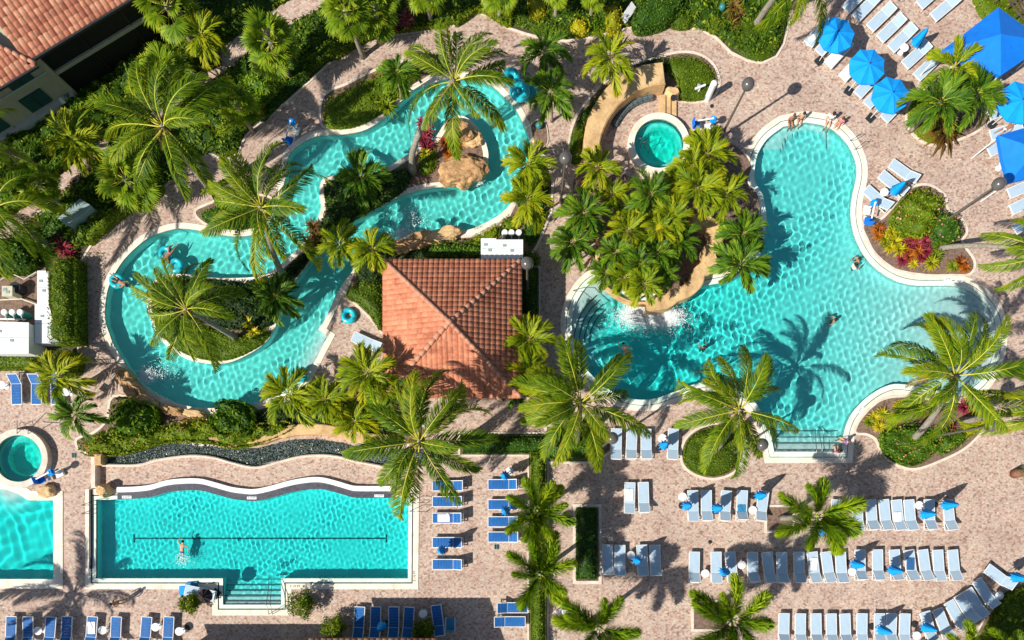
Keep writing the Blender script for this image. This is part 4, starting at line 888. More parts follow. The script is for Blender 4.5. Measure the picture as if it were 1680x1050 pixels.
def ridge(a, b, mat, parent, r=.13, step=.42, name='ridge_cap'):
    a, b = Vector(a), Vector(b); n = max(1, round((b-a).length/step)); d = (b-a)/n; mb = MB()
    for i in range(n):
        mb.cone(a+d*i, a+d*(i+1.12), r*1.12, r*.9, 10)
    return mb.build(name, mat, parent, True)
ridgeM = plain('ridge_tile', (.50, .24, .155), .75, noise=.2, nscale=4)
# pavilion
pc = Vector(((751-840)*S, (525-561)*S)); hw = 4.24; ez = 3.0; rs = 1.35; 
pav = empty('pavilion', (pc.x, pc.y, 0), 0, 'square poolside pavilion with a terracotta hip roof', 'pavilion')
Vs, Qs, vv, o_ = [], [], [], 0
for k in range(4):
    a = k*math.pi/2; ux = (math.cos(a), math.sin(a)); uy = (-math.sin(a), math.cos(a))
    V, Q, v = tiled((-uy[0]*hw, -uy[1]*hw, ez), ux, uy, hw, 0, 0, hw, rs, p=.31, course=.33, amp=.055); Vs.append(V); Qs.append(Q+o_); vv.append(v); o_ += len(V)
link('roof', quadmesh('roof', np.vstack(Vs), np.vstack(Qs), ROOFP, np.concatenate(vv)), pav)
for sx in (-1, 1):
    for sy in (-1, 1): ridge((sx*hw*.99, sy*hw*.99, ez+.08), (0, 0, ez+rs+.06), ridgeM, pav)
MB().sphere((0, 0, ez+rs+.1), .2).build('finial', ridgeM, pav, True)
MB().box((0, 0, 1.45), (6.9, 6.9, 2.8)).build('wall', stucco, pav)
MB().box((0, 0, ez-.08), (hw*2-.1, hw*2-.1, .12)).build('soffit', trimM, pav)
for k in range(4):
    a = k*math.pi/2; MB().box((math.cos(a)*3.46, math.sin(a)*3.46, 1.5), (.06, 3.4, 1.5), a).build('serving_hatch', shutM, pav)
# cream house
hv = Vector((205, 125)).normalized()     # along the facade, plan up-right
u = Vector((hv.x, hv.y)); nrm = Vector((-u.y, u.x))          # nrm points to the back (up-left)
hc = G(127, 160).to_2d()
hs = empty('cream_house', (hc.x, hc.y, 0), math.atan2(u.y, u.x), 'cream stucco house with terracotta tile roof and dark screened porch', 'house')
# local frame: x along the facade, y to the back
hz = 4.0
MB().box((-5.6, 4.0, 2.0), (11.1, 8, 4.0)).build('wall', stucco, hs)
MB().box((4.3, 5.2, 2.0), (8.6, 6.6, 3.9)).build('wall', stucco, hs)
MB().box((-5.6, -.03, 2.6), (11.1, .06, .09)).build('wall_trim', trimM, hs)
MB().box((-5.6, -.12, .30), (11.3, .30, .6)).build('plinth', trimM, hs)
MB().box((4.4, .9, 2.0), (8.4, 1.6, 3.7)).build('porch_screen', screenM, hs)
for x in (.05, 8.62):
    MB().box((x, .06, 2.0), (.32, .36, 4.0)).build('porch_post', stucco, hs)
MB().box((4.3, .06, 2.15), (8.3, .20, .24)).build('porch_beam', stucco, hs)
for x in (2.9, 5.8): MB().box((x, .07, 2.0), (.06, .10, 3.9)).build('mullion', darkm, hs)
MB().box((8.75, .55, 2.0), (.12, 1.2, 4.0)).build('downpipe_panel', stucco, hs)
for x, z in ((-1.7, 3.25), (-2.0, 1.35), (-5.0, 3.25), (-5.2, 1.35)):
    wn_ = MB().box((x, -.035, z), (1.55, .09, 1.15), 0, .01).build('shutter', shutM, hs)
    MB().box((x, -.09, z), (.04, .03, 1.1)).build('shutter_rail', darkm, wn_)
MB().box((-.75, -.35, .75), (.22, .22, .3)).build('wall_lamp', whiteP, hs)
V, Q, v = tiled((4.5, -.35, hz), (1, 0), (0, 1), 4.95, 4.95, 4.95, 5.5, 1.9, p=.36)
V2, Q2, v2 = tiled((-5.9, -.7, hz-.15), (1, 0), (0, 1), 5.9, 5.9, 2.0, 5.0, 1.75, p=.36)
link('roof', quadmesh('roof', np.vstack([V, V2]), np.vstack([Q, Q2+len(V)]), ROOFB, np.concatenate([v, v2])), hs)
ridge((0, -.65, hz), (-3.9, 4.3, hz+1.75), ridgeM, hs); 
MB().box((-5.9, -.76, hz-.12), (11.8, .12, .14)).build('gutter', darkm, hs); MB().box((4.5, -.42, hz+.0), (9.9, .12, .14)).build('gutter', darkm, hs)
# building below the bottom edge
bx = empty('bar_building', G(600, 1100), 0, 'low building with red tile eave cut by the bottom edge', 'building')
def loc(x, y): g = G(x, y)-G(600, 1100); return g.x, g.y
for x0, x1, y0 in ((260, 532, 1074), (534, 729, 1031)):
    a = loc(x0, y0); b = loc(x1, y0); mx_ = (a[0]+b[0])/2; hwid = (b[0]-a[0])/2
    V, Q, v = tiled((mx_, a[1], 3.2), (-1, 0), (0, -1), hwid, hwid, hwid, 4.5, 1.4, p=.38)
    link('roof', quadmesh('roof', V, Q, ROOFB, v), bx)
    MB().box((mx_, a[1]-4.0-.5, 1.55), (hwid*2-1.0, 8, 3.1)).build('wall', stucco, bx)

# ------------------------------------------------------------ stone walls, rocks, channel
def wallstrip(name, line, wd, z1, mat, label=None, cat='wall', n=5, z0=0, taper=None, parent=None, kind=None):
    P = strip(smooth_line(pts(line, z1), n), wd)
    o = slab(name, [P], z0, z1, mat, parent)
    b = bmesh.new(); b.from_mesh(o.data); bmesh.ops.dissolve_limit(b, angle_limit=.01, verts=b.verts, edges=b.edges)
    es = [e for e in b.edges if all(abs(v.co.z-z1) < 1e-4 for v in e.verts) and len(e.link_faces) == 2 and any(abs(f.normal.z) < .5 for f in e.link_faces)]
    bmesh.ops.bevel(b, geom=es, offset=.05, segments=2, affect='EDGES'); b.to_mesh(o.data); b.free()
    if kind: tag(o, kind=kind)
    elif parent is None: tag(o, label, cat)
    return o
wallstrip('sandstone_wall', [(974,262),(971,235),(977,205),(990,178),(1010,153),(1035,134),(1062,123),(1090,119)], [.9,.9,.95,1.0,1.0,1.05,1.05,1.1,1.1,1.15,1.15,1.2,1.2,1.2,1.25,1.25,1.3,1.3,1.3,1.35,1.35,1.4,1.4,1.4,1.4,1.4,1.4,1.4,1.4,1.4,1.4,1.4,1.4,1.4,1.4,1.4], 1.15, SAND, 'curved sandstone wall wrapping the round spa terrace', 'wall')
wallstrip('sandstone_ledge', [(986,262),(984,236),(990,212),(1003,188),(1022,166),(1045,150),(1066,142),(1084,140)], .34, .55, SAND, 'lower inner ledge of the curved sandstone wall by the round spa', 'ledge')
m = MB()
for i in range(9):
    a = R(100+i*6.5); m.box((cA.x+math.cos(a)*3.15, cA.y+math.sin(a)*3.15, .16), (.5, .36, .3), a+R(90), .06)
m.build('rock_gutter', pebM); tag(bpy.data.objects['rock_gutter'], 'grey pebble trough at the inner foot of the curved sandstone wall', 'trough')
m = MB()
for i, (x, z) in enumerate(((1082, .34), (1091, .24), (1101, .15))):
    a = G(x, 178); m.box((a.x+.14, a.y, z/2), (.38, 1.35, z), 0, .01)
o = m.build('spa_steps', SAND); tag(o, 'three narrow sandstone steps between the wall end and the round spa', 'steps')
def rock(name, x, y, sz, z, label, cat='rock', seed=0, mat=ROCK, rz=0, jag=.22, zc=.3, group=None, parent=None):
    b = bmesh.new(); bmesh.ops.create_icosphere(b, subdivisions=4, radius=1); from mathutils import noise
    for v in b.verts:
        n_ = noise.fractal(v.co*1.3+Vector((seed*7.1, seed, 0)), 1.0, 2.0, 5); c = noise.cell(v.co*2.2+Vector((seed, 0, 0)))
        v.co *= 1+jag*n_*1.4+.07*c; v.co.z = min(v.co.z, .72+.1*n_)
    me = bpy.data.meshes.new(name); b.to_mesh(me); b.free(); me.materials.append(mat)
    c = W(x, y, z*.6); c.z = z*zc
    o = link(name, me, parent, c, (0, 0, rz), sz)
    if parent is None: tag(o, label, cat, group)
    return o
rock('boulder', 757, 279, (1.45, 1.0, .9), 1.0, 'large brown boulder at the lower tip of the boulder island', seed=3, rz=.3)
rock('boulder', 757, 213, (1.0, .75, .7), .9, 'smaller boulder on the north side of the boulder island, below the palm fronds', seed=5, rz=-.4)
rock('boulder', 776, 228, (.6, .45, .4), .5, 'dark small boulder between the two large island boulders', seed=6, mat=SAND)
rock('boulder', 726, 385, (1.25, .55, .6), .8, 'long pale boulder on the south river bank above the pavilion', seed=7, rz=.25, mat=SAND)
rock('boulder', 690, 394, (1.1, .6, .55), .7, 'orange brown boulder left of the long pale one above the pavilion', seed=8, rz=.3)
rock('boulder', 660, 404, (.8, .5, .5), .6, 'dark boulder where the small rapids foam above the pavilion', seed=9, rz=.2)
rock('boulder', 205, 620, (.75, .5, .7), .8, 'upper boulder of the rock waterfall at the river loop', seed=10, rz=-.8)
rock('boulder', 217, 640, (.85, .5, .75), .9, 'middle boulder of the rock waterfall at the river loop', seed=11, rz=-.9)
rock('boulder', 240, 660, (.85, .45, .6), .8, 'lower boulder of the rock waterfall at the river loop', seed=12, rz=-.6)
rock('boulder', 278, 672, (.95, .34, .45), .5, 'flat boulder right of the rock waterfall', seed=13, rz=-.25)
rock('boulder', 318, 678, (.8, .3, .4), .5, 'flattest boulder on the south bank between two glossy bushes', seed=14, rz=-.1, mat=SAND)
rock('square_rock', 168, 805, (.42, .44, .7), .9, 'blocky sandstone rock at the left end of the dark pool band', seed=15, mat=SAND, jag=.1)
rock('square_rock', 655, 801, (.4, .45, .7), .9, 'blocky sandstone rock at the right end of the dark pool band', seed=16, mat=SAND, jag=.12)
rock('square_rock', 74, 806, (.55, .45, .4), .5, 'sandstone rock at the foot of the corner spa', seed=17, mat=SAND, jag=.12)
rock('square_rock', 1103, 151, (.5, .34, .5), .6, 'sandstone rock beside the spa steps', seed=18, mat=SAND, jag=.1, rz=-.4)
MB().cone(W(1105, 161, .62), W(1105, 161, .62)+Vector((0, 0, .06)), .2, seg=20).build('spot_cover', darkm); tag(bpy.data.objects['spot_cover'], 'round brown cover on the rock beside the spa steps', 'cover')
wallstrip('rock_wall', [(1137,362),(1150,360),(1168,368),(1176,385),(1174,402),(1163,412),(1167,428),(1162,438),(1148,446),(1143,462),(1128,476),(1108,484),(1094,494),(1072,498),(1062,498)], .85, .95, SAND, 'winding sandstone rock wall above the lagoon waterfall', 'rock wall')
wallstrip('rock_wall', [(1062,498),(1040,497),(1018,489),(1000,476),(984,462)], .28, .35, SAND, 'thin low rock edge between the entry steps and the foaming waterfall', 'rock edge')
wallstrip('rock_wall', [(984,388),(990,400),(984,415),(985,430)], .5, .7, SAND, 'short pale rock wall on the west side of the grotto island', 'rock wall')
wallstrip('stone_ledge', [(330,716),(380,722),(420,724),(445,716),(478,706),(520,704),(560,710),(600,719),(640,722)], [.25]*12+[.5]*6+[.7]*40, .5, SAND, 'pale sandstone ledge above the pebble channel', 'ledge')
chP = pts([(166,744),(225,736),(265,727),(312,724),(350,731),(382,736),(420,736),(445,730),(478,722),(520,721),(560,727),(595,737),(700,737),(700,765),(640,765),(580,754),(560,748),(532,744),(495,746),(457,755),(420,764),(382,758),(350,748),(312,745),(262,751),(225,760),(166,761)])
tag(slab('pebble_channel', [chP], .0, .055, pebM), kind='structure')
pbv, pbq, pv = [], [], []
x0 = min(p.x for p in chP); x1 = max(p.x for p in chP); yy0 = min(p.y for p in chP); yy1 = max(p.y for p in chP)
gx = rng.uniform(x0, x1, 9000); gy = rng.uniform(yy0, yy1, 9000); k = inside(gx, gy, [chP]); gx, gy = gx[k], gy[k]
Pp = np.stack([gx, gy, np.full(len(gx), .09)], 1); V, Q, v = leaf_quads(Pp, np.tile([0, 0, 1.], (len(gx), 1)), .085, .8, .5)
pebW = leafmat('wet_pebbles', L4((.015, .028, .025), (.045, .075, .06), (.13, .15, .08), (.60, .58, .42)), 0, .25)
tag(link('pebbles', quadmesh('pebbles', V, Q, pebW, np.clip(v*1.5-.35+rng.normal(0, .25, len(v)), 0, 1))), kind='stuff')
wallstrip('channel_kerb', [(166,763),(225,763),(262,754),(312,748),(350,751),(382,760),(420,767),(457,758),(495,749),(532,747),(562,751),(582,757),(640,768)], .16, .3, KERB, 'thin brown kerb along the pebble channel', 'kerb')
wallstrip('bench_wall', [(153,800),(153,748)], .34, .45, KERB, 'narrow cream wall left of the brick terrace', 'wall', n=1)
wallstrip('bench_wall', [(160,745),(160,763)], .5, .7, SAND, 'short sandstone pier at the left end of the pebble channel', 'pier', n=1)
# dark tile band and white coping along the wavy side of the lap pool
wave = smooth_line(pts([(195,816),(225,815),(250,812),(275,805),(300,802),(330,802),(355,808),(380,815),(400,818),(420,819),(445,814),(478,805),(508,800),(530,800),(555,806),(575,812),(590,814),(646,814)]), 4)
def shift(P, dy): return [Vector((p.x, p.y+dy)) for p in P]
st(slab('dark_tile_band', [shift(wave, -.12)+shift(wave, .32)[::-1]], -.1, .16, DARKTILE))
st(slab('white_band', [shift(wave, .32)+shift(wave, .66)[::-1]], -.1, .24, whiteP))
# depth markers
def marker(x, y, txt, rz, z, sz=.2, plate=None, col=None, label=None):
    cu = bpy.data.curves.new('text', 'FONT'); cu.body = txt; cu.size = sz; cu.align_x = 'CENTER'; cu.align_y = 'CENTER'; cu.extrude = .002
    to = bpy.data.objects.new('tmp', cu); COL.objects.link(to); dg = bpy.context.evaluated_depsgraph_get(); me = bpy.data.meshes.new_from_object(to.evaluated_get(dg))
    bpy.data.objects.remove(to); me.materials.clear(); me.materials.append(col or inkM)
    g = W(x, y, z); root = empty('depth_marker', g, rz, label, 'depth marker', 'depth markers round the pools')
    if plate: MB().box((0, 0, .002), (plate[0], plate[1], .006)).build('plate', whiteP, root)
    link('lettering', me, root, (0, 0, .009))
for x, y in ((208, 815.5), (413, 817), (622, 813.5)): marker(x, y, '3 1/2 FT', 0, .163, .15, (.62, .18), None, 'white depth plate on the dark band of the lap pool')
for x, y, rz in ((484, 962, 0), (680, 945, R(90)), (679, 935, R(90))): 
    if x != 679: marker(x, y, '3 1/2 FT', rz, .037, .2, None, None, 'black depth figures on the cream coping of the lap pool')
for x, y, t, rz in ((785, 373.5, '3 1/2 FT', R(15)), (622, 332, '3 1/2 FT', R(28)), (171, 532, '3 1/2 FT', R(100)), (464, 486, '3 1/2 FT', R(62))): marker(x, y, t, rz, .037, .17, None, None, 'black depth figures on the coping of the lazy river')
for x, y, rz in ((1414, 377, R(85)), (1555, 458, 0), (1412, 672, R(58)), (1573, 461, 0)): marker(x, y, '4 FT', rz, .037, .17, (.5, .24), None, 'depth figures on the lagoon coping')
marker(149, 948, '3 1/2 FT', R(90), .037, .2, None, None, 'black depth figures at the lower left corner of the lap pool'); marker(163.5, 832, '3 FT', R(90), -.88, .26, None, whiteP, 'white depth figures under water at the left end of the lap pool')

# ------------------------------------------------------------ loungers
def lounger(name, sling, ang=28, dz=.34):
    r = empty(name, (0, 0, 0)); 
    f = MB()
    for s in (-1, 1): f.box((-.33, s*.33, dz), (1.36, .05, .06), 0, .008)
    f.box((-1.0, 0, dz), (.05, .70, .06), 0, .008).box((.34, 0, dz), (.04, .66, .05))
    for s in (-1, 1): f.box((.66, s*.33, dz-.05), (.68, .04, .05))
    f.box((.99, 0, dz-.05), (.04, .70, .05)); f.build('frame', white, r)
    for x, y in ((-.85, -.31), (-.85, .31), (.75, -.31), (.75, .31)): MB().cone((x, y, dz-.02), (x*1.03, y, 0), .022, .02, 8).build('leg', white, r)
    m_ = MB(); n = 7 if sling is slingB else 1; L = 1.30
    for i in range(n): m_.box((-.975+L*(i+.5)/n, 0, dz+.028), (L/n-.006, .60, .03 if n > 1 else .012), 0, .012 if n > 1 else 0)
    m_.build('seat_sling', sling, r)
    b = MB(); a = R(ang); L = .66; n = 3 if n > 1 else 1
    for i in range(n):
        q = L*(i+.5)/n; b.box((.35+math.cos(a)*q, 0, dz+.03+math.sin(a)*q), (L/n-.006, .60, .03 if n > 1 else .012), 0, .012 if n > 1 else 0, ry=-a)
    br = b.build('backrest', sling, r); fb = MB()
    for s in (-1, 1): fb.box((.35+math.cos(a)*L/2, s*.33, dz+.02+math.sin(a)*L/2), (L, .045, .05), 0, .006, ry=-a)
    fb.box((.35+math.cos(a)*(L+.01), 0, dz+.02+math.sin(a)*(L+.01)), (.045, .70, .05), 0, .006, ry=-a)
    for s in (-1, 1): fb.cone((.75, s*.27, dz-.05), (.35+math.cos(a)*.42, s*.27, dz+math.sin(a)*.42), .012, seg=6)
    fb.build('back_frame', white, r); return r
PROTO = {}
def put_lounger(kind, foot, head, label, group, ang=28):
    ang = ang+random.choice((-10, 0, 0, 4, 10)) if ang >= 24 else ang
    key = (kind, ang)
    a = W(*foot, .35); b = W(*head, .35); c = (a+b)/2; d = (b-a).to_2d()
    if key not in PROTO: o = PROTO[key] = lounger('sun_lounger', {'pale': slingP, 'blue': slingB}[kind], ang)
    else: o = copy_tree(PROTO[key])
    o.location = (c.x, c.y, .037 if False else 0); o.rotation_euler = (0, 0, math.atan2(d.y, d.x))
    return tag(o, label, 'sun lounger', group)
OR = ['leftmost', 'second', 'third', 'fourth', 'fifth', 'sixth', 'seventh', 'eighth', 'ninth', 'tenth', 'eleventh', 'twelfth', 'thirteenth', 'fourteenth', 'fifteenth', 'sixteenth', 'seventeenth', 'eighteenth']
def row(kind, xs, y0, y1, desc, group, ang=28, lean=1.2, dirs=None):
    for i, x in enumerate(xs):
        o_ = OR[i]+('' if i == 0 else ' from left')
        dx = 0 if dirs is None else dirs[i]
        rx_ = random.uniform(-lean, lean)
        put_lounger(kind, (x-dx/2-rx_, y0+random.uniform(-1, 1)), (x+dx/2+rx_, y1), f"{'pale grey' if kind == 'pale' else 'blue'} lounger, {o_} {desc}", group, ang)
row('pale', [1011, 1036, 1060, 1104], 704, 754, 'in the short row by the round bed', 'pale loungers beside the round bed', 30)
row('pale', [1033, 1056], 792, 842, 'of the lone pair above the narrow hedge', 'lone pair of pale loungers', 30)
row('pale', [1137, 1159, 1190, 1217, 1250], 805, 855, 'in the row left of the foxtail palm', 'pale loungers left of the foxtail palm', 30, dirs=[0, 0, -2, -2, -6])
row('pale', [1372, 1407, 1430, 1452, 1473, 1493, 1525, 1557], 820, 870, 'in the row right of the foxtail palm', 'pale loungers right of the foxtail palm', 30, dirs=[0, 2, 3, 4, 5, 5, 3, 3])
row('pale', [997, 1017, 1054, 1075], 894, 945, 'in the row beside the narrow planter hedge', 'pale loungers beside the planter hedge', 30)
row('pale', [1139, 1175, 1200, 1235, 1261, 1283, 1311, 1335, 1358, 1380], 905, 957, 'in the long middle row', 'pale loungers of the long middle row', 30, dirs=[0, 0, 3, 3, 3, 0, 3, 5, 6, 3])
row('pale', [1411, 1440, 1469, 1494, 1517, 1540, 1565], 902, 953, 'in the right half of the middle row', 'pale loungers right half of the middle row', 30, dirs=[2, 2, 2, 4, 5, 5, 5])
row('pale', [1286, 1313, 1339, 1364, 1387, 1414, 1443, 1462, 1484], 1006, 1058, 'in the shaded row at the bottom edge', 'pale loungers in the shaded bottom row', 30, dirs=[0]*9)
def pxl(a, b, off): return (off[0]+a/4, off[1]+b/4)
for i, (f, h_, lb) in enumerate((((1030,870),(1080,1062),'first lounger of the fan, beside the round table'), ((1112,850),(1185,1040),'second lounger of the fan, just right of the first'), ((1185,800),(1285,978),'third lounger of the fan, partly under palm shade'),
        ((1250,757),(1352,932),'fourth lounger of the fan, touching its shaded neighbour'), ((1305,718),(1415,900),'fifth lounger of the fan, covered in palm shadow'), ((1370,660),(1480,830),'sixth lounger of the fan, beside the last small table'), ((1430,575),(1605,705),'last lounger of the fan, lying almost crosswise'))):
    put_lounger('pale', pxl(*f, (1260, 787)), pxl(*h_, (1260, 787)), 'pale grey '+lb, 'pale loungers fanned out at the lower right', 30)
for i, (f, h_, lb) in enumerate((((520,50),(640,-70),'cut by the top edge, nearest the palm'), ((582,112),(712,-20),'second in the diagonal row, in palm shadow'), ((662,190),(822,36),'third in the diagonal row, in full sun'), ((727,262),(888,108),'fourth in the diagonal row, in full sun'),
        ((800,328),(960,172),'fifth in the diagonal row, left of the small umbrella'), ((890,436),(1056,285),'sixth in the diagonal row, right of the small umbrella'), ((967,516),(1130,358),'last in the diagonal row, half under the bed palm'), ((1000,30),(1140,-95),'upper right, cut by the top edge'), ((1080,118),(1245,-20),'upper right, nearest the big canopy'))):
    put_lounger('pale', pxl(*f, (1260, 0)), pxl(*h_, (1260, 0)), 'pale grey lounger '+lb, 'pale loungers of the top right terrace', 12)
for i, (f, h_, lb, tw) in enumerate((((262,290),(400,135),'left of the first blue umbrella',0), ((335,345),(470,200),'under the first blue umbrella, second from left',0), ((395,425),(530,280),'with a white towel below the first blue umbrella',1), ((490,512),(625,370),'with a white towel under the middle blue umbrella',1),
        ((592,618),(722,480),'between the middle and last blue umbrellas',0), ((655,685),(780,550),'left part under the last blue umbrella',0), ((765,780),(900,640),'lower edge of the last blue umbrella',0))):
    o = put_lounger('pale', pxl(*f, (1260, 0)), pxl(*h_, (1260, 0)), 'pale grey lounger '+lb, 'pale loungers under the three blue umbrellas', 12)
    if tw:
        m = MB().box((-.45, 0, .395), (1.0, .66, .035), 0, .012).box((-.9, 0, .30), (.06, .62, .2), 0, .01); t = m.build('towel', towel); t.location = o.location; t.rotation_euler = o.rotation_euler; tag(t, 'white towel spread on the lounger '+lb.replace('with a white towel ', ''), 'towel')
for f, h_, lb in (((815,22),(965,130),'rightmost of the trio between the lagoon and the flower bed'), ((745,92),(895,215),'middle of the trio, under the folded umbrella'), ((645,188),(790,318),'leftmost of the trio, nearest the lagoon coping')):
    put_lounger('pale', pxl(*f, (1260, 263)), pxl(*h_, (1260, 263)), 'pale grey lounger '+lb, 'trio of pale loungers by the lagoon', 28)
for f, h_, lb in (((1622,190),(1672,172),'under the right umbrella beside the top right bed'), ((1622,250),(1668,226),'in front of the dark blue canopy edge'), ((1625,222),(1675,208),'with a sunbather between umbrella and canopy'),
                  ((1655,318),(1702,298),'below the dark blue canopy at the right edge'), ((1658,345),(1706,322),'with a dark blue cushion at the right edge'), ((1664,378),(1708,350),'lowest at the right edge above the coconut fronds')):
    put_lounger('pale', f, h_, 'pale grey lounger '+lb, 'pale loungers at the right edge', 12)
put_lounger('pale', (582, 553), (622, 571), 'pale lounger standing alone left of the pavilion', 'lone pale lounger', 20)
row('blue', [18, 46, 82, 109, 150, 190, 239, 276], 1012, 1062, 'in the bottom left row', 'blue loungers of the bottom left row', 24, dirs=[-2]*8)
row('blue', [589, 616, 646, 670], 996, 1046, 'in the shaded row by the potted bush', 'blue loungers in the shaded bottom row', 24, dirs=[-4, -2, -2, -3])
put_lounger('blue', (715, 993), (722, 1043), 'blue lounger turned outwards at the end of the shaded row', 'blue loungers in the shaded bottom row', 24)
row('blue', [27, 60, 92], 664, 612, 'in the row at the left edge', 'blue loungers at the left edge', 34, dirs=[-2, -1, 0])
for i, y in enumerate((797, 823, 850, 890, 926)):
    put_lounger('blue', (709.5, y), (760, y), f"blue lounger, {['topmost', 'second', 'third', 'fourth', 'lowest'][i]} in the column right of the lap pool", 'blue loungers column right of the lap pool', 30)
for i, y in enumerate((795, 828, 856, 881)):
    put_lounger('blue', (801, y), (851, y), f"blue lounger, {['topmost', 'second', 'third', 'lowest'][i]} in the column left of the hedge palms", 'blue loungers column left of the hedge', 30)
put_lounger('blue', (866, 997), (815, 997), 'blue lounger, upper of the two beside the lower hedge', 'pair of blue loungers', 24)
put_lounger('blue', (862, 1020), (811, 1020), 'blue lounger, lower of the two beside the lower hedge', 'pair of blue loungers', 24)
o = empty('patio_chair', G(740, 1022), 0, 'small blue sling chair in the roof shadow', 'chair')
MB().box((0, 0, .42), (.55, .75, .03)).build('seat', slingT, o); MB().box((0, -.38, .6), (.55, .05, .4), 0, 0).build('backrest', slingT, o)
for s in (-1, 1): MB().box((s*.3, 0, .44), (.04, .85, .05)).build('armrest', white, o)
for x in (-.27, .27):
    for y in (-.35, .35): MB().cone((x, y, 0), (x, y, .42), .02).build('leg', white, o)

for i, (x, y, rz, m_, lb) in enumerate(((1033, 812, R(90), towel, 'on the left lounger of the lone pair'), (1217, 838, R(90), slingT, 'on the fourth lounger left of the foxtail palm'), (1473, 850, R(90), clothW, 'on the fifth lounger right of the foxtail palm'), (1335, 925, R(84), towel, 'on a lounger of the middle row below the foxtail palm'), (1494, 925, R(88), clothB, 'on the fourth lounger of the right half of the middle row'), (150, 1030, R(90), towel, 'on the fifth blue lounger at the bottom left'), (728, 850, 0, towel, 'on the third lounger right of the lap pool'))):
    p_ = W(x, y, .4); b_ = MB().box((0, 0, 0), (.8, .5, .03), 0, .012).box((.15, .1, .025), (.45, .28, .03), .4, .012); tag(b_.build('towel', m_, None, False, p_, (0, 0, rz)), ('dark' if m_ in (slingT, clothB) else 'white')+' crumpled towel '+lb, 'towel')
# round tables
def table():
    r = empty('side_table', (0, 0, 0))
    MB().cone((0, 0, .43), (0, 0, .46), .27, .27, 24).build('table_top', whiteP, r)
    MB().cone((0, 0, .03), (0, 0, .44), .04).build('pedestal', whiteP, r); MB().cone((0, 0, 0), (0, 0, .04), .2, .16, 16).build('base', whiteP, r); return r
TB = None
for x, y, lb in ((62,1035,'between the blue loungers at the bottom left, first'), (168,1034,'between the fifth and sixth bottom left loungers'), (255,1029,'between the last two bottom left loungers'), (294,1036,'right of the last bottom left lounger'), (694,1007,'in the roof shadow among blue loungers'),
    (836,773,'beside the topmost lounger left of the hedge palms'), (2,632,'at the left edge beside the blue loungers'), (108,643,'under the small palm at the left edge'), (1087,719,'next to the lounger by the round bed'), (1120,815,'left of the row by the foxtail palm'),
    (1235,837,'left of the tilted lounger near the foxtail palm'), (1508,829,'in the row right of the foxtail palm'), (1035,911,'in the row beside the planter hedge'), (1157,941,'near the left end of the long middle row'), (1217,927,'fourth gap of the long middle row, in shadow'),
    (1398,938,'in the middle row below the foxtail palm'), (1504,1043,'at the bottom edge before the fan of loungers'), (1640,977,'at the head of the fan of loungers'), (1484,78,'in the diagonal row beside the small umbrella'), (1451,315,'among the trio of loungers by the lagoon'), (1332,62,'left of the first blue umbrella'), (1646,270,'at the left edge of the dark blue canopy')):
    o = TB = table() if TB is None else copy_tree(TB)
    c = W(x, y, .45); o.location = (c.x, c.y, 0); tag(o, 'round white side table '+lb, 'table', 'round white side tables')
# folded umbrellas
def folded():
    r = empty('folded_umbrella', (0, 0, 0)); MB().cone((0, 0, 0), (0, 0, 2.35), .022).build('pole', steel, r)
    MB().cone((0, 0, 0), (0, 0, .06), .24, .2, 16).build('base', darkm, r)
    V, Q = [], []; n = 20
    prof = [(2.32, .03), (2.1, .11), (1.8, .17), (1.5, .21), (1.2, .27), (1.05, .30)]
    for z, rd in prof:
        for k in range(n):
            a = 2*math.pi*k/n; q = rd*(1.25 if k % 2 else .62); V.append((math.cos(a+z*.5)*q, math.sin(a+z*.5)*q, z))
    for i in range(len(prof)-1):
        for k in range(n): Q.append((i*n+k, i*n+(k+1) % n, (i+1)*n+(k+1) % n, (i+1)*n+k))
    link('canopy', quadmesh('canopy', V, Q, blueU), r)
    MB().torus((0, 0, 1.45), .17, .02).build('strap', blueD, r); return r
FU = None
for x, y, lb in ((828,780,'beside the topmost lounger left of the hedge palms'), (829,838,'beside the third lounger left of the hedge palms'), (724,904,'beside the fourth lounger right of the lap pool'), (1091,729,'next to the lounger by the round bed'), (1129,829,'over the leftmost pair left of the foxtail palm'),
    (1179,833,'before the third lounger left of the foxtail palm'), (1250,812,'at the tilted lounger near the foxtail palm'), (1402,825,'half hidden by the foxtail palm fronds'), (1524,843,'over the seventh lounger right of the foxtail palm'), (1560,828,'over the last lounger right of the foxtail palm'),
    (1047,919,'in the row beside the planter hedge'), (1191,938,'between two loungers near the left end of the middle row'), (1409,926,'at the middle row below the foxtail palm'), (1471,936,'over the third lounger of the right half of the middle row'), (1526,1031,'on the first lounger of the fan'),
    (1675,948,'at the right edge above the fan of loungers'), (1511,60,'in the diagonal row of the top right terrace'), (1475,307,'over the trio of loungers by the lagoon'), (1353,872,'below the foxtail palm, mostly hidden'), (625,1030,'in the roof shadow among blue loungers'), (1453,1035,'in the shaded row at the bottom edge')):
    o = FU = folded() if FU is None else copy_tree(FU)
    c = W(x, y, 1.6); o.location = (c.x, c.y, 0); o.rotation_euler = (0, 0, x*.1); tag(o, 'small folded blue umbrella '+lb, 'umbrella', 'folded blue umbrellas')
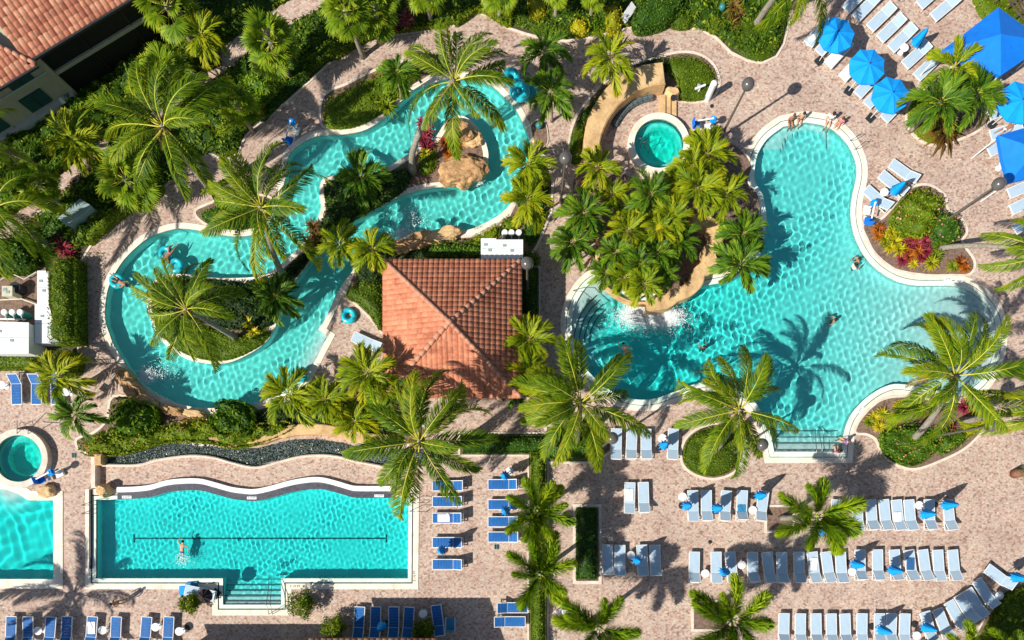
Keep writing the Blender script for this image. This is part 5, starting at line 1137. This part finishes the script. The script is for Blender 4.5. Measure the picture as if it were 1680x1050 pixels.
def open_umb(x, y, r_, label, mat=blueU, z=2.35, grp='large open blue umbrellas', rz=.2):
    c = W(x, y, z); o = empty('open_umbrella', (c.x, c.y, 0), rz, label, 'umbrella', grp); n = 8; V = [(0, 0, z+.28)]; Q = []
    for j, (q, dz) in enumerate(((.5, .17), (1.0, 0), (1.0, -.12))):
        for k in range(n):
            a = 2*math.pi*k/n; V.append((math.cos(a)*r_*q, math.sin(a)*r_*q, z+dz))
            a += math.pi/n; c_ = math.cos(math.pi/n)*(.985 if j else 1); V.append((math.cos(a)*r_*q*c_, math.sin(a)*r_*q*c_, z+dz-.03*(j == 0)-.05*(j > 0)))
    N = 2*n
    for k in range(N):
        Q.append((0, 1+k, 1+(k+1) % N, 1+(k+1) % N))
    me = bpy.data.meshes.new('canopy'); F = [(0, 1+k, 1+(k+1) % N) for k in range(N)]
    for j in (0, 1): F += [(1+j*N+k, 1+(j+1)*N+k, 1+(j+1)*N+(k+1) % N, 1+j*N+(k+1) % N) for k in range(N)]
    me.from_pydata(V, [], F); me.materials.append(mat); cn = link('canopy', me, o)
    sm_ = MB()
    for k in range(n):
        a = 2*math.pi*k/n; sm_.tube([(0, 0, z+.285), (math.cos(a)*r_*.5, math.sin(a)*r_*.5, z+.175), (math.cos(a)*r_, math.sin(a)*r_, z+.006)], .012, 5)
    sm_.build('seam', blueD if mat is blueU else mat, o)
    MB().cone((0, 0, 0), (0, 0, z+.36), .025).build('pole', white, o); MB().sphere((0, 0, z+.33), .045).build('finial', darkm, o)
    for k in range(n):
        a = 2*math.pi*k/n; MB().cone((0, 0, z+.22), (math.cos(a)*r_*.97, math.sin(a)*r_*.97, z-.03), .008, seg=5).build('rib', white, o)
    MB().box((0, 0, .04), (.5, .5, .08), .6).build('base', darkm, o)
open_umb(1372, 57, 1.15, 'first of three open blue umbrellas, touched by a palm shadow', rz=.1)
open_umb(1423, 109, 1.15, 'middle of three open blue umbrellas in a diagonal line', rz=.4)
open_umb(1461, 156, 1.17, 'last of three open blue umbrellas, nearest the top right bed', rz=.2)
open_umb(1672, 168, 1.35, 'open blue umbrella at the right edge beside the dark canopy', rz=.2)
def tent(corners, apex, z, rise, label):
    P = [W(a, b, z) for a, b in corners]; ap = W(*apex, z+rise); c = Vector((ap.x, ap.y, 0)); o = empty('shade_canopy', c, 0, label, 'canopy', 'large square blue canopies')
    V, F = [], []; n = len(P)
    for i in range(n):
        a, b = P[i], P[(i+1) % n]
        for f in (0, .5): V.append(a.lerp(b, f)-c-Vector((0, 0, .07 if f else 0)))
    N = len(V); V.append(ap-c); F = [(k, (k+1) % N, N) for k in range(N)]
    V += [v-Vector((0, 0, .25)) for v in V[:N]]; F += [(k, (k+1) % N, N+1+(k+1) % N, N+1+k) for k in range(N)]
    me = bpy.data.meshes.new('canopy'); me.from_pydata(V, [], F); me.materials.append(blueD); link('canopy', me, o)
    for p in P: q = p-c; MB().cone((q.x*.96, q.y*.96, 0), (q.x*.96, q.y*.96, z), .04).build('post', white, o)
    for p in P: q = p-c; MB().cone((q.x*.97, q.y*.97, z-.02), (0, 0, z+rise-.04), .02, seg=6).build('rafter', white, o)
tent([(1638, 12), (1722, 68), (1642, 124), (1542, 85)], (1642, 56), 2.5, .9, 'large deep blue canopy tent in the top right corner')
tent([(1638, 222), (1745, 190), (1770, 270), (1655, 300)], (1702, 244), 2.5, .9, 'deep blue canopy tent cut by the right edge')
# globe lamps
def lampo(x, y, gx_, gy_, z, label):
    b = G(x, y); r = empty('globe_lamp', b, 0, label, 'street lamp', 'globe lamps on tall bronze posts')
    MB().cone((0, 0, 0), (0, 0, .5), .15, .11, 12).build('base', bronze, r); MB().cone((0, 0, .5), (0, 0, z-.28), .085, .06, 12).build('pole', bronze, r)
    MB().cone((0, 0, z-.42), (0, 0, z-.3), .07, .18, 16).build('collar', bronze, r); MB().sphere((0, 0, z), .36, sub=4).build('globe', globeM, r, True)
for x, y, lb in ((1182, 226, 'between the round spa and the lagoon'), (1542, 369, 'in the middle right flower bed'), (865, 483, 'at the right side of the pavilion'), (1532, 716, 'in the lower right flower bed'), (1202, 743, 'in the round green bed by the lagoon steps'), (920, 332, 'on the path left of the grotto island'), (987, 734, 'beside the upper row of four loungers')):
    lampo(x, y, 0, 0, 5.25, 'globe lamp on a tall bronze post '+lb)
for x, y, lb in ((560, 158, 'beside the long bed above the river'), (1166, 455, 'near the rock wall')):
    pass
# ------------------------------------------------------------ turquoise tubes
def tube(x, y, z, label, tilt=(0, 0), r_=.36, rr=.17):
    c = W(x, y, z); o = empty('swim_tube', c, x*.3, label, 'swim tube', 'turquoise swim tubes'); o.rotation_euler = (tilt[0], tilt[1], x*.3)
    MB().torus((0, 0, 0), r_, rr).build('ring', turq, o, True)
    for a in (.6, 3.74): MB().torus((math.cos(a)*(r_+.05), math.sin(a)*(r_+.05), rr*.95), .06, .014, 12, 6).build('handle', darkm, o, True)
tube(572, 518, .17, 'turquoise tube lying on the paving left of the pavilion'); tube(497, 615, .25, 'turquoise tube leaning at the beach entry edge', (.9, .3))
tube(192, 461, .02, 'turquoise tube carrying a person at the left side of the loop', r_=.34); tube(273, 416, .02, 'turquoise tube carrying a person under the loop palm', r_=.34)
tube(289, 436, .02, 'turquoise tube drifting under the loop palm fronds', r_=.34)
tube(839, 127, .75, 'upper turquoise tube of the stack beside the river', (.2, .1), .38, .22); tube(853, 149, .95, 'middle turquoise tube of the stack beside the river', (-.1, .2), .42, .25); tube(866, 151, .4, 'lowest turquoise tube of the stack beside the river', (.1, -.1), .42, .25); tube(842, 132, .3, 'turquoise tube under the upper one of the stack')
# ------------------------------------------------------------ service yard, cabinets
def box_thing(name, quad, z, mat, label, cat, parts=()):
    P = [W(a, b, z) for a, b in quad]; c = sum(P, Vector())/4; c.z = 0; o = empty(name, c, 0, label, cat)
    A = [p.to_2d()-c.to_2d() for p in P]; slab('body', [A], .05, z-.06, mat, o); slab('lid', [offset(A, .04)], z-.06, z, mat, o)
    m1, m2 = (A[0]+A[3])/2, (A[1]+A[2])/2; d = m2-m1; mid = (m1+m2)/2
    MB().box((mid.x, mid.y, z+.004), (d.length*.98, .025, .008), math.atan2(d.y, d.x)).build('seam', greyM, o)
    for f in (.3, .6): q = A[0].lerp(A[2], f); MB().box((q.x, q.y, z+.012), (.22, .16, .024), math.atan2(d.y, d.x)).build('vent', greyM, o)
    return o
box_thing('service_cabinet', [(62,445),(78,445),(79,498),(62,498)], 1.0, whiteP, 'upper white roofed cabinet beside the tall clipped hedge', 'cabinet')
box_thing('service_cabinet', [(58,500),(79,500),(96,562),(58,562)], 1.0, whiteP, 'lower white roofed cabinet beside the tall clipped hedge', 'cabinet')
box_thing('service_cabinet', [(-20,528),(46,530),(46,579),(-20,579)], 1.5, whiteP, 'wide white container at the left edge', 'container')
box_thing('service_cabinet', [(790,392),(813,392),(813,423),(790,423)], 1.9, whiteP, 'narrow white cabinet behind the pavilion', 'cabinet')
box_thing('service_cabinet', [(815,394),(857,394),(857,423),(815,423)], 1.9, whiteP, 'wide white cabinet behind the pavilion', 'cabinet')
box_thing('power_unit', [(4,470),(19,470),(19,485),(4,485)], .9, plain('beige_paint', (.6, .56, .42)), 'small cream equipment box in the service yard', 'equipment box')
box_thing('metal_panel', [(96,358),(131,327),(149,338),(112,370)], 1.2, greyM, 'grey green metal box with a flat top among the shrubs at left', 'utility box')
for x, y, z, lb in ((6,512,.9,'left of three white capped drums in the yard'), (19,512,.9,'middle of three white capped drums in the yard'), (32,512,.9,'right of three white capped drums in the yard'), (828,381,.5,'left of three round white lids above the cabinets'), (839,381,.5,'middle of three round white lids above the cabinets'), (851,381,.5,'right of three round white lids above the cabinets')):
    c = W(x, y, z); o = empty('filter_drum', (c.x, c.y, 0), 0, lb, 'filter tank', 'round filter tanks')
    MB().cone((0, 0, 0), (0, 0, z-.1), .19, .19, 20).build('tank', plain('green_plastic', (.03, .25, .20)), o); MB().cone((0, 0, z-.1), (0, 0, z), .21, .19, 20).build('lid', whiteP, o)
    MB().cone((0, -.1, z-.03), (.02, -.45, z-.3), .025).build('pipe', whiteP, o)
m = MB().cone((0, 0, 0), (0, 0, .6), .35, .35, 20); o = m.build('pump_tank', darkm, loc=W(31, 474, .3)*1.0); o.location.z = 0.04; tag(o, 'dark round pump tank in the service yard', 'tank')
m = MB().tube([W(0, 460, .3), W(18, 448, .3), W(40, 458, .3), W(60, 446, .3)], .04).tube([W(0, 492, .25), W(35, 490, .25), W(62, 500, .25)], .05); tag(m.build('yard_pipes', plain('beige_paint', (.6, .56, .42))), 'bent pipes running across the service yard', 'pipes')
tag(MB().tube([W(0, 523, .3), W(42, 524, .3)], .045).build('yard_rail', whiteP), 'white pipe below the three capped drums', 'pipe')
# white post, bench, signs
b = G(1160, 163); o = empty('white_post', b, 0, 'thick white post at the kerb of the round shrub mound', 'post'); MB().cone((0, 0, 0), (0, 0, 1.6), .2, .2, 20).build('column', whiteP, o); MB().sphere((0, 0, 1.6), .2, (1, 1, .3), 3).build('cap', whiteP, o, True)
o = empty('shower_frame', W(1147, 148, .5)-Vector((0, 0, .5)), .3, 'small white and grey pipe frame left of the thick white post', 'pipe frame')
MB().cone((0, 0, 0), (0, 0, .8), .05).build('stand', whiteP, o); MB().cone((-.35, 0, .8), (.35, .05, .8), .07).build('crossbar', whiteP, o); MB().cone((0, .1, .3), (.1, .35, .6), .12).build('head', greyM, o)
o = empty('slatted_chair', G(924, 1008), 0, 'white slatted chair beside the long hedge at the bottom', 'chair')
m = MB(); [m.box((-.35+i*.15, 0, .4), (.11, .7, .03)) for i in range(6)]; m.build('seat', whiteP, o); m = MB(); [m.box((-.5, -.3+i*.15, .62), (.04, .11, .45), 0, 0, -.2) for i in range(5)]; m.build('backrest', whiteP, o)
for x in (-.4, .4):
    for y in (-.3, .3): MB().box((x, y, .2), (.06, .06, .4)).build('leg', whiteP, o)
def chairthing(x, y, rz, label):
    o = empty('garden_sign', G(x, y), rz, label, 'sign'); MB().cone((0, 0, 0), (0, 0, .95), .02).build('post', steel, o); MB().box((0, .05, .95), (.55, .04, .40), 0, 0, 0, -.9).build('board', whiteP, o)
chairthing(150, 652, -.5, 'white tilted notice board on a stand near the glossy bush'); 
o = MB().sphere((0, 0, .1), .22, (1, .6, .5)).build('garden_speaker', whiteP, None, True, W(561, 80, .2)); tag(o, 'white rounded garden speaker at the edge of the top path', 'speaker')
for x, y, lb in ((884, 210, 'small green ball light in the strip bed by the river'), (1183, 17, 'small green ball light on the mulch at the top')):
    c = G(x, y); o = empty('ball_light', c, 0, lb, 'garden light', 'green ball garden lights'); MB().cone((0, 0, 0), (0, 0, .15), .06).build('stem', darkm, o); MB().sphere((0, 0, .28), .22, sub=3).build('ball', plain('green_glass', (.04, .22, .22), .3), o, True)
tag(MB().box((0, 0, .35), (.5, 1.3, .05), -.6, .02, .5).build('surf_panel', whiteP, None, False, W(1031, 22, .3)-Vector((0, 0, .3))), 'pale blue white panel leaning beside the large clipped hedge', 'panel')
for x, y, lb in ((1165, 889, 'right of the planter hedge'), (1168, 174, 'near the thick white post'), (305, 1031, 'behind the last bottom left table')):
    c = G(x, y); o = MB().cone((0, 0, 0), (0, 0, .012), .13 if x != 305 else .27, seg=24).build('drain_cover', darkm, None, False, c); tag(o, 'dark round drain cover '+lb, 'drain cover', 'dark drain covers in the paving')
for x, y, lb in ((122, 747, 'near the corner spa'), (815, 897, 'below the blue loungers')):
    o = empty('floor_grate', G(x, y), 0, 'small square grate in the paving '+lb, 'grate', 'square grates'); MB().box((0, 0, .006), (.36, .36, .012)).build('frame', greyM, o); 
    for s in (-1, 1): MB().box((s*.08, 0, .015), (.13, .3, .008)).build('panel', darkm, o)
tag(MB().cone((0, 0, 0), (0, 0, .55), .32, .26, 20).sphere((0, 0, .55), .28, (1, 1, .5)).build('litter_bin', potM, None, True, G(1664, 777)), 'dark brown rounded bin at the right edge below the flower bed', 'bin')
m = MB(); 
for i in range(7): m.box((i*.28, 0, 1.2), (.07, 3.6, .07))
for i in range(5): m.box((.85, -1.6+i*.8, 1.12), (2.2, .09, .09))
for x in (0, 1.7):
    for y in (-1.6, 1.6): m.box((x, y, .55), (.1, .1, 1.1))
tag(m.build('wooden_trellis', plain('dark_wood', (.10, .07, .05), .8, noise=.3), None, False, W(1672, 22, 1.2)-Vector((0, 0, 1.2)), (0, 0, R(38))), 'dark wooden trellis in the top right corner', 'trellis')
# pool lifts
def lift(x, y, rz, label, s=1):
    o = empty('pool_lift', G(x, y), rz, label, 'pool lift', 'blue pool lifts'); MB().box((0, 0, .1), (.55, .45, .2), 0, .03).build('base', whiteP, o)
    MB().cone((0, 0, .2), (0, 0, 1.15), .07, .06).build('mast', whiteP, o); MB().cone((0, 0, 1.1), (.95, 0, 1.0), .05).build('arm', whiteP, o)
    MB().box((.95, 0, .55), (.48, .5, .09), 0, .03).build('seat', blueD, o); MB().box((1.17, 0, .8), (.08, .5, .5), 0, .03).build('backrest', blueD, o); MB().box((-.05, 0, .95), (.4, .42, .3), 0, .08).build('cover', blueU, o)
    MB().box((.62, 0, .3), (.2, .4, .04)).build('footrest', whiteP, o)
lift(100, 777, R(205), 'blue pool lift between the corner spa and the terrace'); lift(1162, 211, R(185), 'blue pool lift beside the round spa'); lift(1421, 346, R(260), 'blue pool lift beside the leftmost of the lounger trio'); lift(487, 216, R(250), 'blue pool lift in the palm shade on the upper river bank')
# hand rails
def rail(P, label, r_=.022):
    m = MB()
    for q in P: m.tube([W(x, y, z) for x, y, z in q], r_, 6)
    tag(m.build('handrail', steel, None, True), label, 'handrail')
rail([[(441,1008,.0),(441,1007,.85),(437,990,.9),(441,960,.55),(440,950,-.3)],[(447,1008,.0),(447,1007,.85),(443,990,.9),(446,960,.55),(446,950,-.3)]], 'steel handrail down the lap pool steps')
rail([[(1341,752,0),(1341,750,.85),(1339,730,.8),(1338,706,.1),(1338,704,-.4)],[(1347,752,0),(1350,748,.85),(1347,726,.8),(1343,706,.1),(1343,704,-.4)]], 'steel handrail down the lower lagoon steps')
rail([[(940,477,0),(941,477,.85),(957,478,.8),(985,500,.4),(985,502,-.3)]], 'steel handrail at the curved lagoon entry steps')
rail([[(1414,220,0),(1412,220,.8),(1396,230,.8),(1392,232,-.4)],[(1422,232,0),(1420,232,.8),(1404,244,.8),(1400,246,-.4)]], 'pair of steel ladder rails at the top of the lagoon')
rail([[(699,826,0),(697,825,.7),(675,824,.7),(669,824,-.4)],[(699,840,0),(697,839,.7),(675,839,.7),(669,839,-.4)]], 'pair of steel ladder rails at the right end of the lap pool')
rail([[(133,829,0),(135,829,.7),(152,828,.7),(159,828,-.4)],[(133,843,0),(135,843,.7),(152,842,.7),(159,842,-.4)]], 'pair of steel ladder rails at the left end of the lap pool')
rail([[(28,712,.4),(28,690,1.1),(40,694,1.1)],[(28,704,1.0),(56,706,1.0),(53,690,1.15),(40,697,1.1)],[(46,712,.4),(46,704,1.0)]], 'bent steel handrails at the corner spa', .025)
rail([[(1047,235,.4),(1047,228,1.2),(1056,226,1.2),(1058,244,.4)],[(1050,243,.4),(1052,234,1.2),(1062,232,1.2),(1064,252,.4)]], 'bent steel handrails at the round spa', .025)
m = MB().box((0, 0, .06), (.16, 5.2, .1), 0, .02); tag(m.build('cover_roller', darkm, None, False, (G(150, 868)+Vector((0, 0, .03)))), 'dark straight strip along the left coping of the lap pool', 'roller')

# ------------------------------------------------------------ foam and splashes
foamL = leafmat('foam_flakes', L4((.6, .72, .72), (.8, .87, .87), (.9, .92, .92), (.9, .92, .92)), 0, .5)
def foam(x, y, sx, sy, n, name='foam', sz=.055):
    n = int(n*3)
    ax = rng.normal(0, 1, (n, 2)); P = np.stack([ax[:, 0]*sx*S*.5, ax[:, 1]*sy*S*.5, rng.uniform(-.03, .05, n)], 1)
    V, Q, v = leaf_quads(P, np.tile([0, 0, 1.], (n, 1)), sz, .9, .5); o = link(name, quadmesh(name, V, Q, foamL, v), None, G(x, y, -.04)); tag(o, kind='stuff')
foam(1048, 516, 28, 15, 5200, sz=.045); foam(1085, 520, 28, 13, 4200, sz=.045); foam(1064, 524, 60, 24, 1800, sz=.04)
foam(238, 618, 14, 14, 350); foam(258, 612, 30, 16, 120); foam(658, 384, 18, 10, 300); foam(670, 362, 30, 22, 120); foam(782, 296, 12, 8, 160); foam(300, 918, 12, 9, 90, sz=.05)

# ------------------------------------------------------------ people
def skin_obj(name, J, E, mat, parent, root=0, sub=1):
    me = bpy.data.meshes.new(name); me.from_pydata([j[:3] for j in J], E, [] if True else None) if False else me.from_pydata([tuple(j[:3]) for j in J], E, [])
    me.materials.append(mat); o = link(name, me, parent); md = o.modifiers.new('skin', 'SKIN'); md.use_smooth_shade = True
    for i, v in enumerate(me.skin_vertices[0].data): v.radius = (J[i][3], J[i][3]*(J[i][4] if len(J[i]) > 4 else 1)); v.use_root = (i == root)
    o.modifiers.new('sub', 'SUBSURF').levels = sub; o.modifiers[-1].render_levels = sub; return o
POSES = {  # pelvis, chest, neck, head, (shoulder, elbow, wrist)xLR, (hip, knee, ankle, toe)xLR ; facing +x, up z
 'stand': dict(p=(0,0,.95), c=(.0,0,1.32), n=(0,0,1.50), h=(.03,0,1.65), a=[((0,.18,1.42),(-.02,.27,1.15),(.10,.26,.92)),((0,-.18,1.42),(.02,-.27,1.15),(.12,-.26,.92))], l=[((0,.10,.92),(.10,.11,.50),(.02,.11,.08),(.20,.12,.03)),((0,-.10,.92),(-.05,-.11,.50),(-.28,-.11,.12),(-.12,-.12,.03))]),
 'sit': dict(p=(0,0,.12), c=(-.05,0,.50), n=(-.02,0,.68), h=(.02,0,.83), a=[((-.04,.18,.60),(-.16,.27,.34),(-.10,.30,.08)),((-.04,-.18,.60),(.02,-.28,.34),(.22,-.22,.22))], l=[((0,.10,.12),(.42,.14,.10),(.44,.14,-.32),(.58,.15,-.38)),((0,-.10,.12),(.42,-.12,.10),(.48,-.12,-.32),(.62,-.13,-.38))]),
 'wade': dict(p=(0,0,-.35), c=(.02,0,.02), n=(.03,0,.18), h=(.06,0,.33), a=[((.02,.18,.10),(.20,.34,-.02),(.42,.30,-.02)),((.02,-.18,.10),(.20,-.34,-.02),(.42,-.22,-.02))], l=[((0,.10,-.38),(.12,.12,-.72),(-.1,.12,-1.0),(.02,.12,-1.02)),((0,-.10,-.38),(.05,-.12,-.72),(-.15,-.12,-1.0),(0,-.12,-1.02))]),
 'swim': dict(p=(-.1,0,-.05), c=(.30,0,.0), n=(.48,0,.02), h=(.63,0,.06), a=[((.40,.18,.02),(.58,.38,.03),(.85,.30,.0)),((.40,-.18,.02),(.25,-.42,.0),(.0,-.48,-.05))], l=[((-.15,.09,-.06),(-.52,.16,-.10),(-.90,.14,-.12),(-1.05,.14,-.15)),((-.15,-.09,-.06),(-.52,-.18,-.12),(-.86,-.20,-.18),(-1.0,-.2,-.2))]),
 'lie': dict(p=(0,0,.14), c=(-.38,0,.20), n=(-.55,0,.26), h=(-.70,0,.31), a=[((-.46,.18,.22),(-.30,.34,.14),(-.05,.30,.12)),((-.46,-.18,.22),(-.62,-.36,.20),(-.80,-.20,.22))], l=[((.05,.10,.14),(.42,.16,.34),(.70,.14,.08),(.82,.14,.16)),((.05,-.10,.14),(.45,-.14,.16),(.86,-.16,.10),(.96,-.17,.18))]),
}
def person(pose, loc_, rz, label, skin=skinL, hair=hairD, top=None, bot=clothK, s=.84):
    D = POSES[pose]; o = empty('person', loc_, rz, label, 'person'); o.scale = (s,)*3; V3 = Vector
    J, E = [], []
    def add(p, r, pr=None, f=1.0):
        J.append((p[0], p[1], p[2], r, f)); i = len(J)-1
        if pr is not None: E.append((pr, i))
        return i
    P, Cc, Nk, Hd = map(V3, (D['p'], D['c'], D['n'], D['h']))
    ip = add(P, .145); w_ = add(P.lerp(Cc, .5), .12, ip); ic = add(Cc, .15, w_); inn_ = add(Nk, .06, ic); ih = add(Hd, .095, inn_); up = (Hd-Nk).normalized(); add(Hd+up*.09, .075, ih)
    for sh, el, wr in D['a']:
        sh, el, wr = map(V3, (sh, el, wr)); a = add(sh, .06, ic); b = add(el, .042, a); c = add(wr, .03, b); d = (wr-el).normalized(); pl = add(wr+d*.07, .035, c)
        sd = d.orthogonal().normalized(); q = wr+d*.08
        for k in range(4): 
            off_ = sd*(-.03+.02*k); f1 = add(q+off_+d*.045, .009, pl); add(q+off_*1.1+d*(.075+.01*(k in (1, 2)))+Vector((0, 0, -.012)), .008, f1)
        t1 = add(wr+d*.05+sd*.045, .01, pl); add(wr+d*.085+sd*.06, .009, t1)
    for hp, kn, an, to in D['l']:
        hp, kn, an, to = map(V3, (hp, kn, an, to)); a = add(hp, .095, ip); b = add(kn, .06, a); c = add(an, .042, b); add(to, .035, c)
    skin_obj('body', J, E, skin, o)
    # face and hair
    fw = (V3((1, 0, 0))-up*up.x); fw = fw.normalized() if fw.length > .3 else V3((0, 0, 1)); sd = up.cross(fw).normalized()
    if pose == 'swim': fw = V3((0, 0, -1)); sd = up.cross(fw).normalized()
    if pose == 'lie': fw = V3((.3, 0, 1)).normalized(); sd = V3((0, 1, 0))
    for q in (-1, 1): MB().sphere(Hd+fw*.088+sd*q*.033+up*.03, .012, sub=1).build('eye', clothK, o)
    MB().cone(Hd+fw*.085+up*.015, Hd+fw*.112-up*.015, .008, .015, 6).build('nose', skin, o); MB().box(Hd+fw*.09-up*.045, (.02, .045, .012)).build('mouth', clothR, o)
    hb = MB().sphere((0, 0, 0), .112, (1, 1, 1.1), 3); he = hb.build('hair', hair, o, True); he.location = Hd-fw*.028+up*.045
    def garment(name, mat, items, k=1.18):
        JJ, EE = [], []
        for chain in items:
            for n_, (p, r) in enumerate(chain):
                JJ.append((*p, r*k))
                if n_: EE.append((len(JJ)-2, len(JJ)-1))
        # join chains at their first point
        st_ = 0; firsts = []
        for chain in items: firsts.append(st_); st_ += len(chain)
        for f in firsts[1:]: EE.append((firsts[0], f))
        skin_obj(name, JJ, EE, mat, o)
    if bot:
        it = [[(P, .15), (P.lerp(Cc, .22), .135)]]
        for hp, kn, an, to in D['l']: hp, kn = V3(hp), V3(kn); it.append([(hp, .10), (hp.lerp(kn, .4), .09)])
        garment('shorts', bot, it, 1.12)
    if top:
        it = [[(Cc, .155), (P.lerp(Cc, .4), .135)], [(Cc.lerp(Nk, .5), .11)]]
        for sh, el, wr in D['a']: sh, el = V3(sh), V3(el); it.append([(sh, .07), (sh.lerp(el, .5), .058)])
        garment('shirt', top, it, 1.15)
    return o
person('sit', W(1298, 197, .2)*1+Vector((0, 0, -.17)), R(-88), 'person in a dark bikini sitting at the lagoon edge, leftmost of four', skinT, hairB, None, clothK)
person('sit', W(1314, 194, .2)+Vector((0, 0, -.17)), R(-110), 'person in dark shorts sitting second from left at the lagoon edge', skinL, hairD, None, clothK)
person('sit', W(1361, 196, .2)+Vector((0, 0, -.17)), R(-105), 'person in a loose white shirt sitting at the lagoon edge', skinL, hairD, clothW, clothW, .95)
person('sit', W(1377, 202, .2)+Vector((0, 0, -.17)), R(-125), 'person in a pale pink outfit sitting rightmost at the lagoon edge', skinL, hairB, clothR, clothR)
person('wade', W(1408, 426, 0)+Vector((0, 0, -.05)), R(200), 'person wading near the right bank of the lagoon, upper of two', skinT, hairD, None, clothR)
person('wade', W(1401, 438, 0)+Vector((0, 0, -.05)), R(30), 'person wading near the right bank of the lagoon, lower of two', skinL, hairD, clothW, clothK)
person('wade', W(1369, 526, 0)+Vector((0, 0, -.05)), R(170), 'person with dark hair in the middle of the lagoon', skinT, hairD, None, clothK)
person('wade', W(1154, 571, 0)+Vector((0, 0, -.05)), R(90), 'person in dark swimwear in the deep shaded part of the lagoon', skinT, hairD, clothK, clothK)
person('swim', W(1027, 577, 0)+Vector((0, 0, -.02)), R(110), 'person swimming below the foaming waterfall', skinL, hairD, None, clothK)
person('swim', W(298, 902, 0)+Vector((0, 0, -.02)), R(80), 'person swimming across the lap pool', skinL, hairD, None, clothB)
person('lie', W(191, 462, .15)+Vector((.2, 0, -.10)), R(150), 'person lounging in a turquoise tube at the left of the loop', skinT, hairD, None, clothK, .85)
person('lie', W(273, 417, .15)+Vector((.2, 0, -.10)), R(60), 'person lounging in a turquoise tube under the loop palm', skinT, hairB, None, clothR, .85)
person('lie', W(1648, 213, .4)+Vector((0, 0, -.04)), R(210), 'person sunbathing on a lounger beside the blue canopy', skinT, hairD, None, clothW)
person('stand', G(205, 986), R(195), 'person walking barefoot across the paving below the lap pool', skinT, hairD, None, clothB)
person('sit', G(1384, 725, .03), R(150), 'person in violet sitting on the coping at the lower lagoon steps', skinL, hairB, clothV, clothV)
person('sit', G(1371, 741, .03), R(90), 'person in coral swimwear sitting on the edge of the lower lagoon steps', skinL, hairB, clothR, clothV)
# person resting under a dark parasol beside the potted bush
o = put_lounger('pale', (305, 968), (352, 978), 'pale lounger with a towel under the dark round parasol', 'lounger under the dark parasol', 12)
person('lie', W(322, 978, .4)+Vector((0, 0, -.05)), R(200), 'person resting with outstretched arm under the dark parasol by the lap pool', skinL, hairD, None, clothK)
open_umb(336, 978, .46, 'small dark brown parasol beside the lap pool steps', plain('dark_brown_canvas', (.03, .018, .02), .8, noise=.2), 1.5, 'dark parasol', .3)
tag(MB().box((0, 0, .03), (.42, .62, .05), .05, .02).build('folded_towel', blueU, None, False, G(300, 969, .03)), 'light blue folded towel on the lap pool coping', 'towel')
tag(MB().box((0, 0, .05), (.8, .85, .08), .1, .03).build('dark_mat', slingT, None, False, G(316, 965, .03)), 'dark grey blue mat on the lap pool coping', 'mat')

for o in scn.objects:
    if o.type == 'MESH' and (o.name.split('.')[0] in ('body', 'shorts', 'shirt', 'lane_line', 'step_edge', 'floor_drain') or o.name.split('.')[0].endswith('_wall')): o.cycles.is_caustics_receiver = True
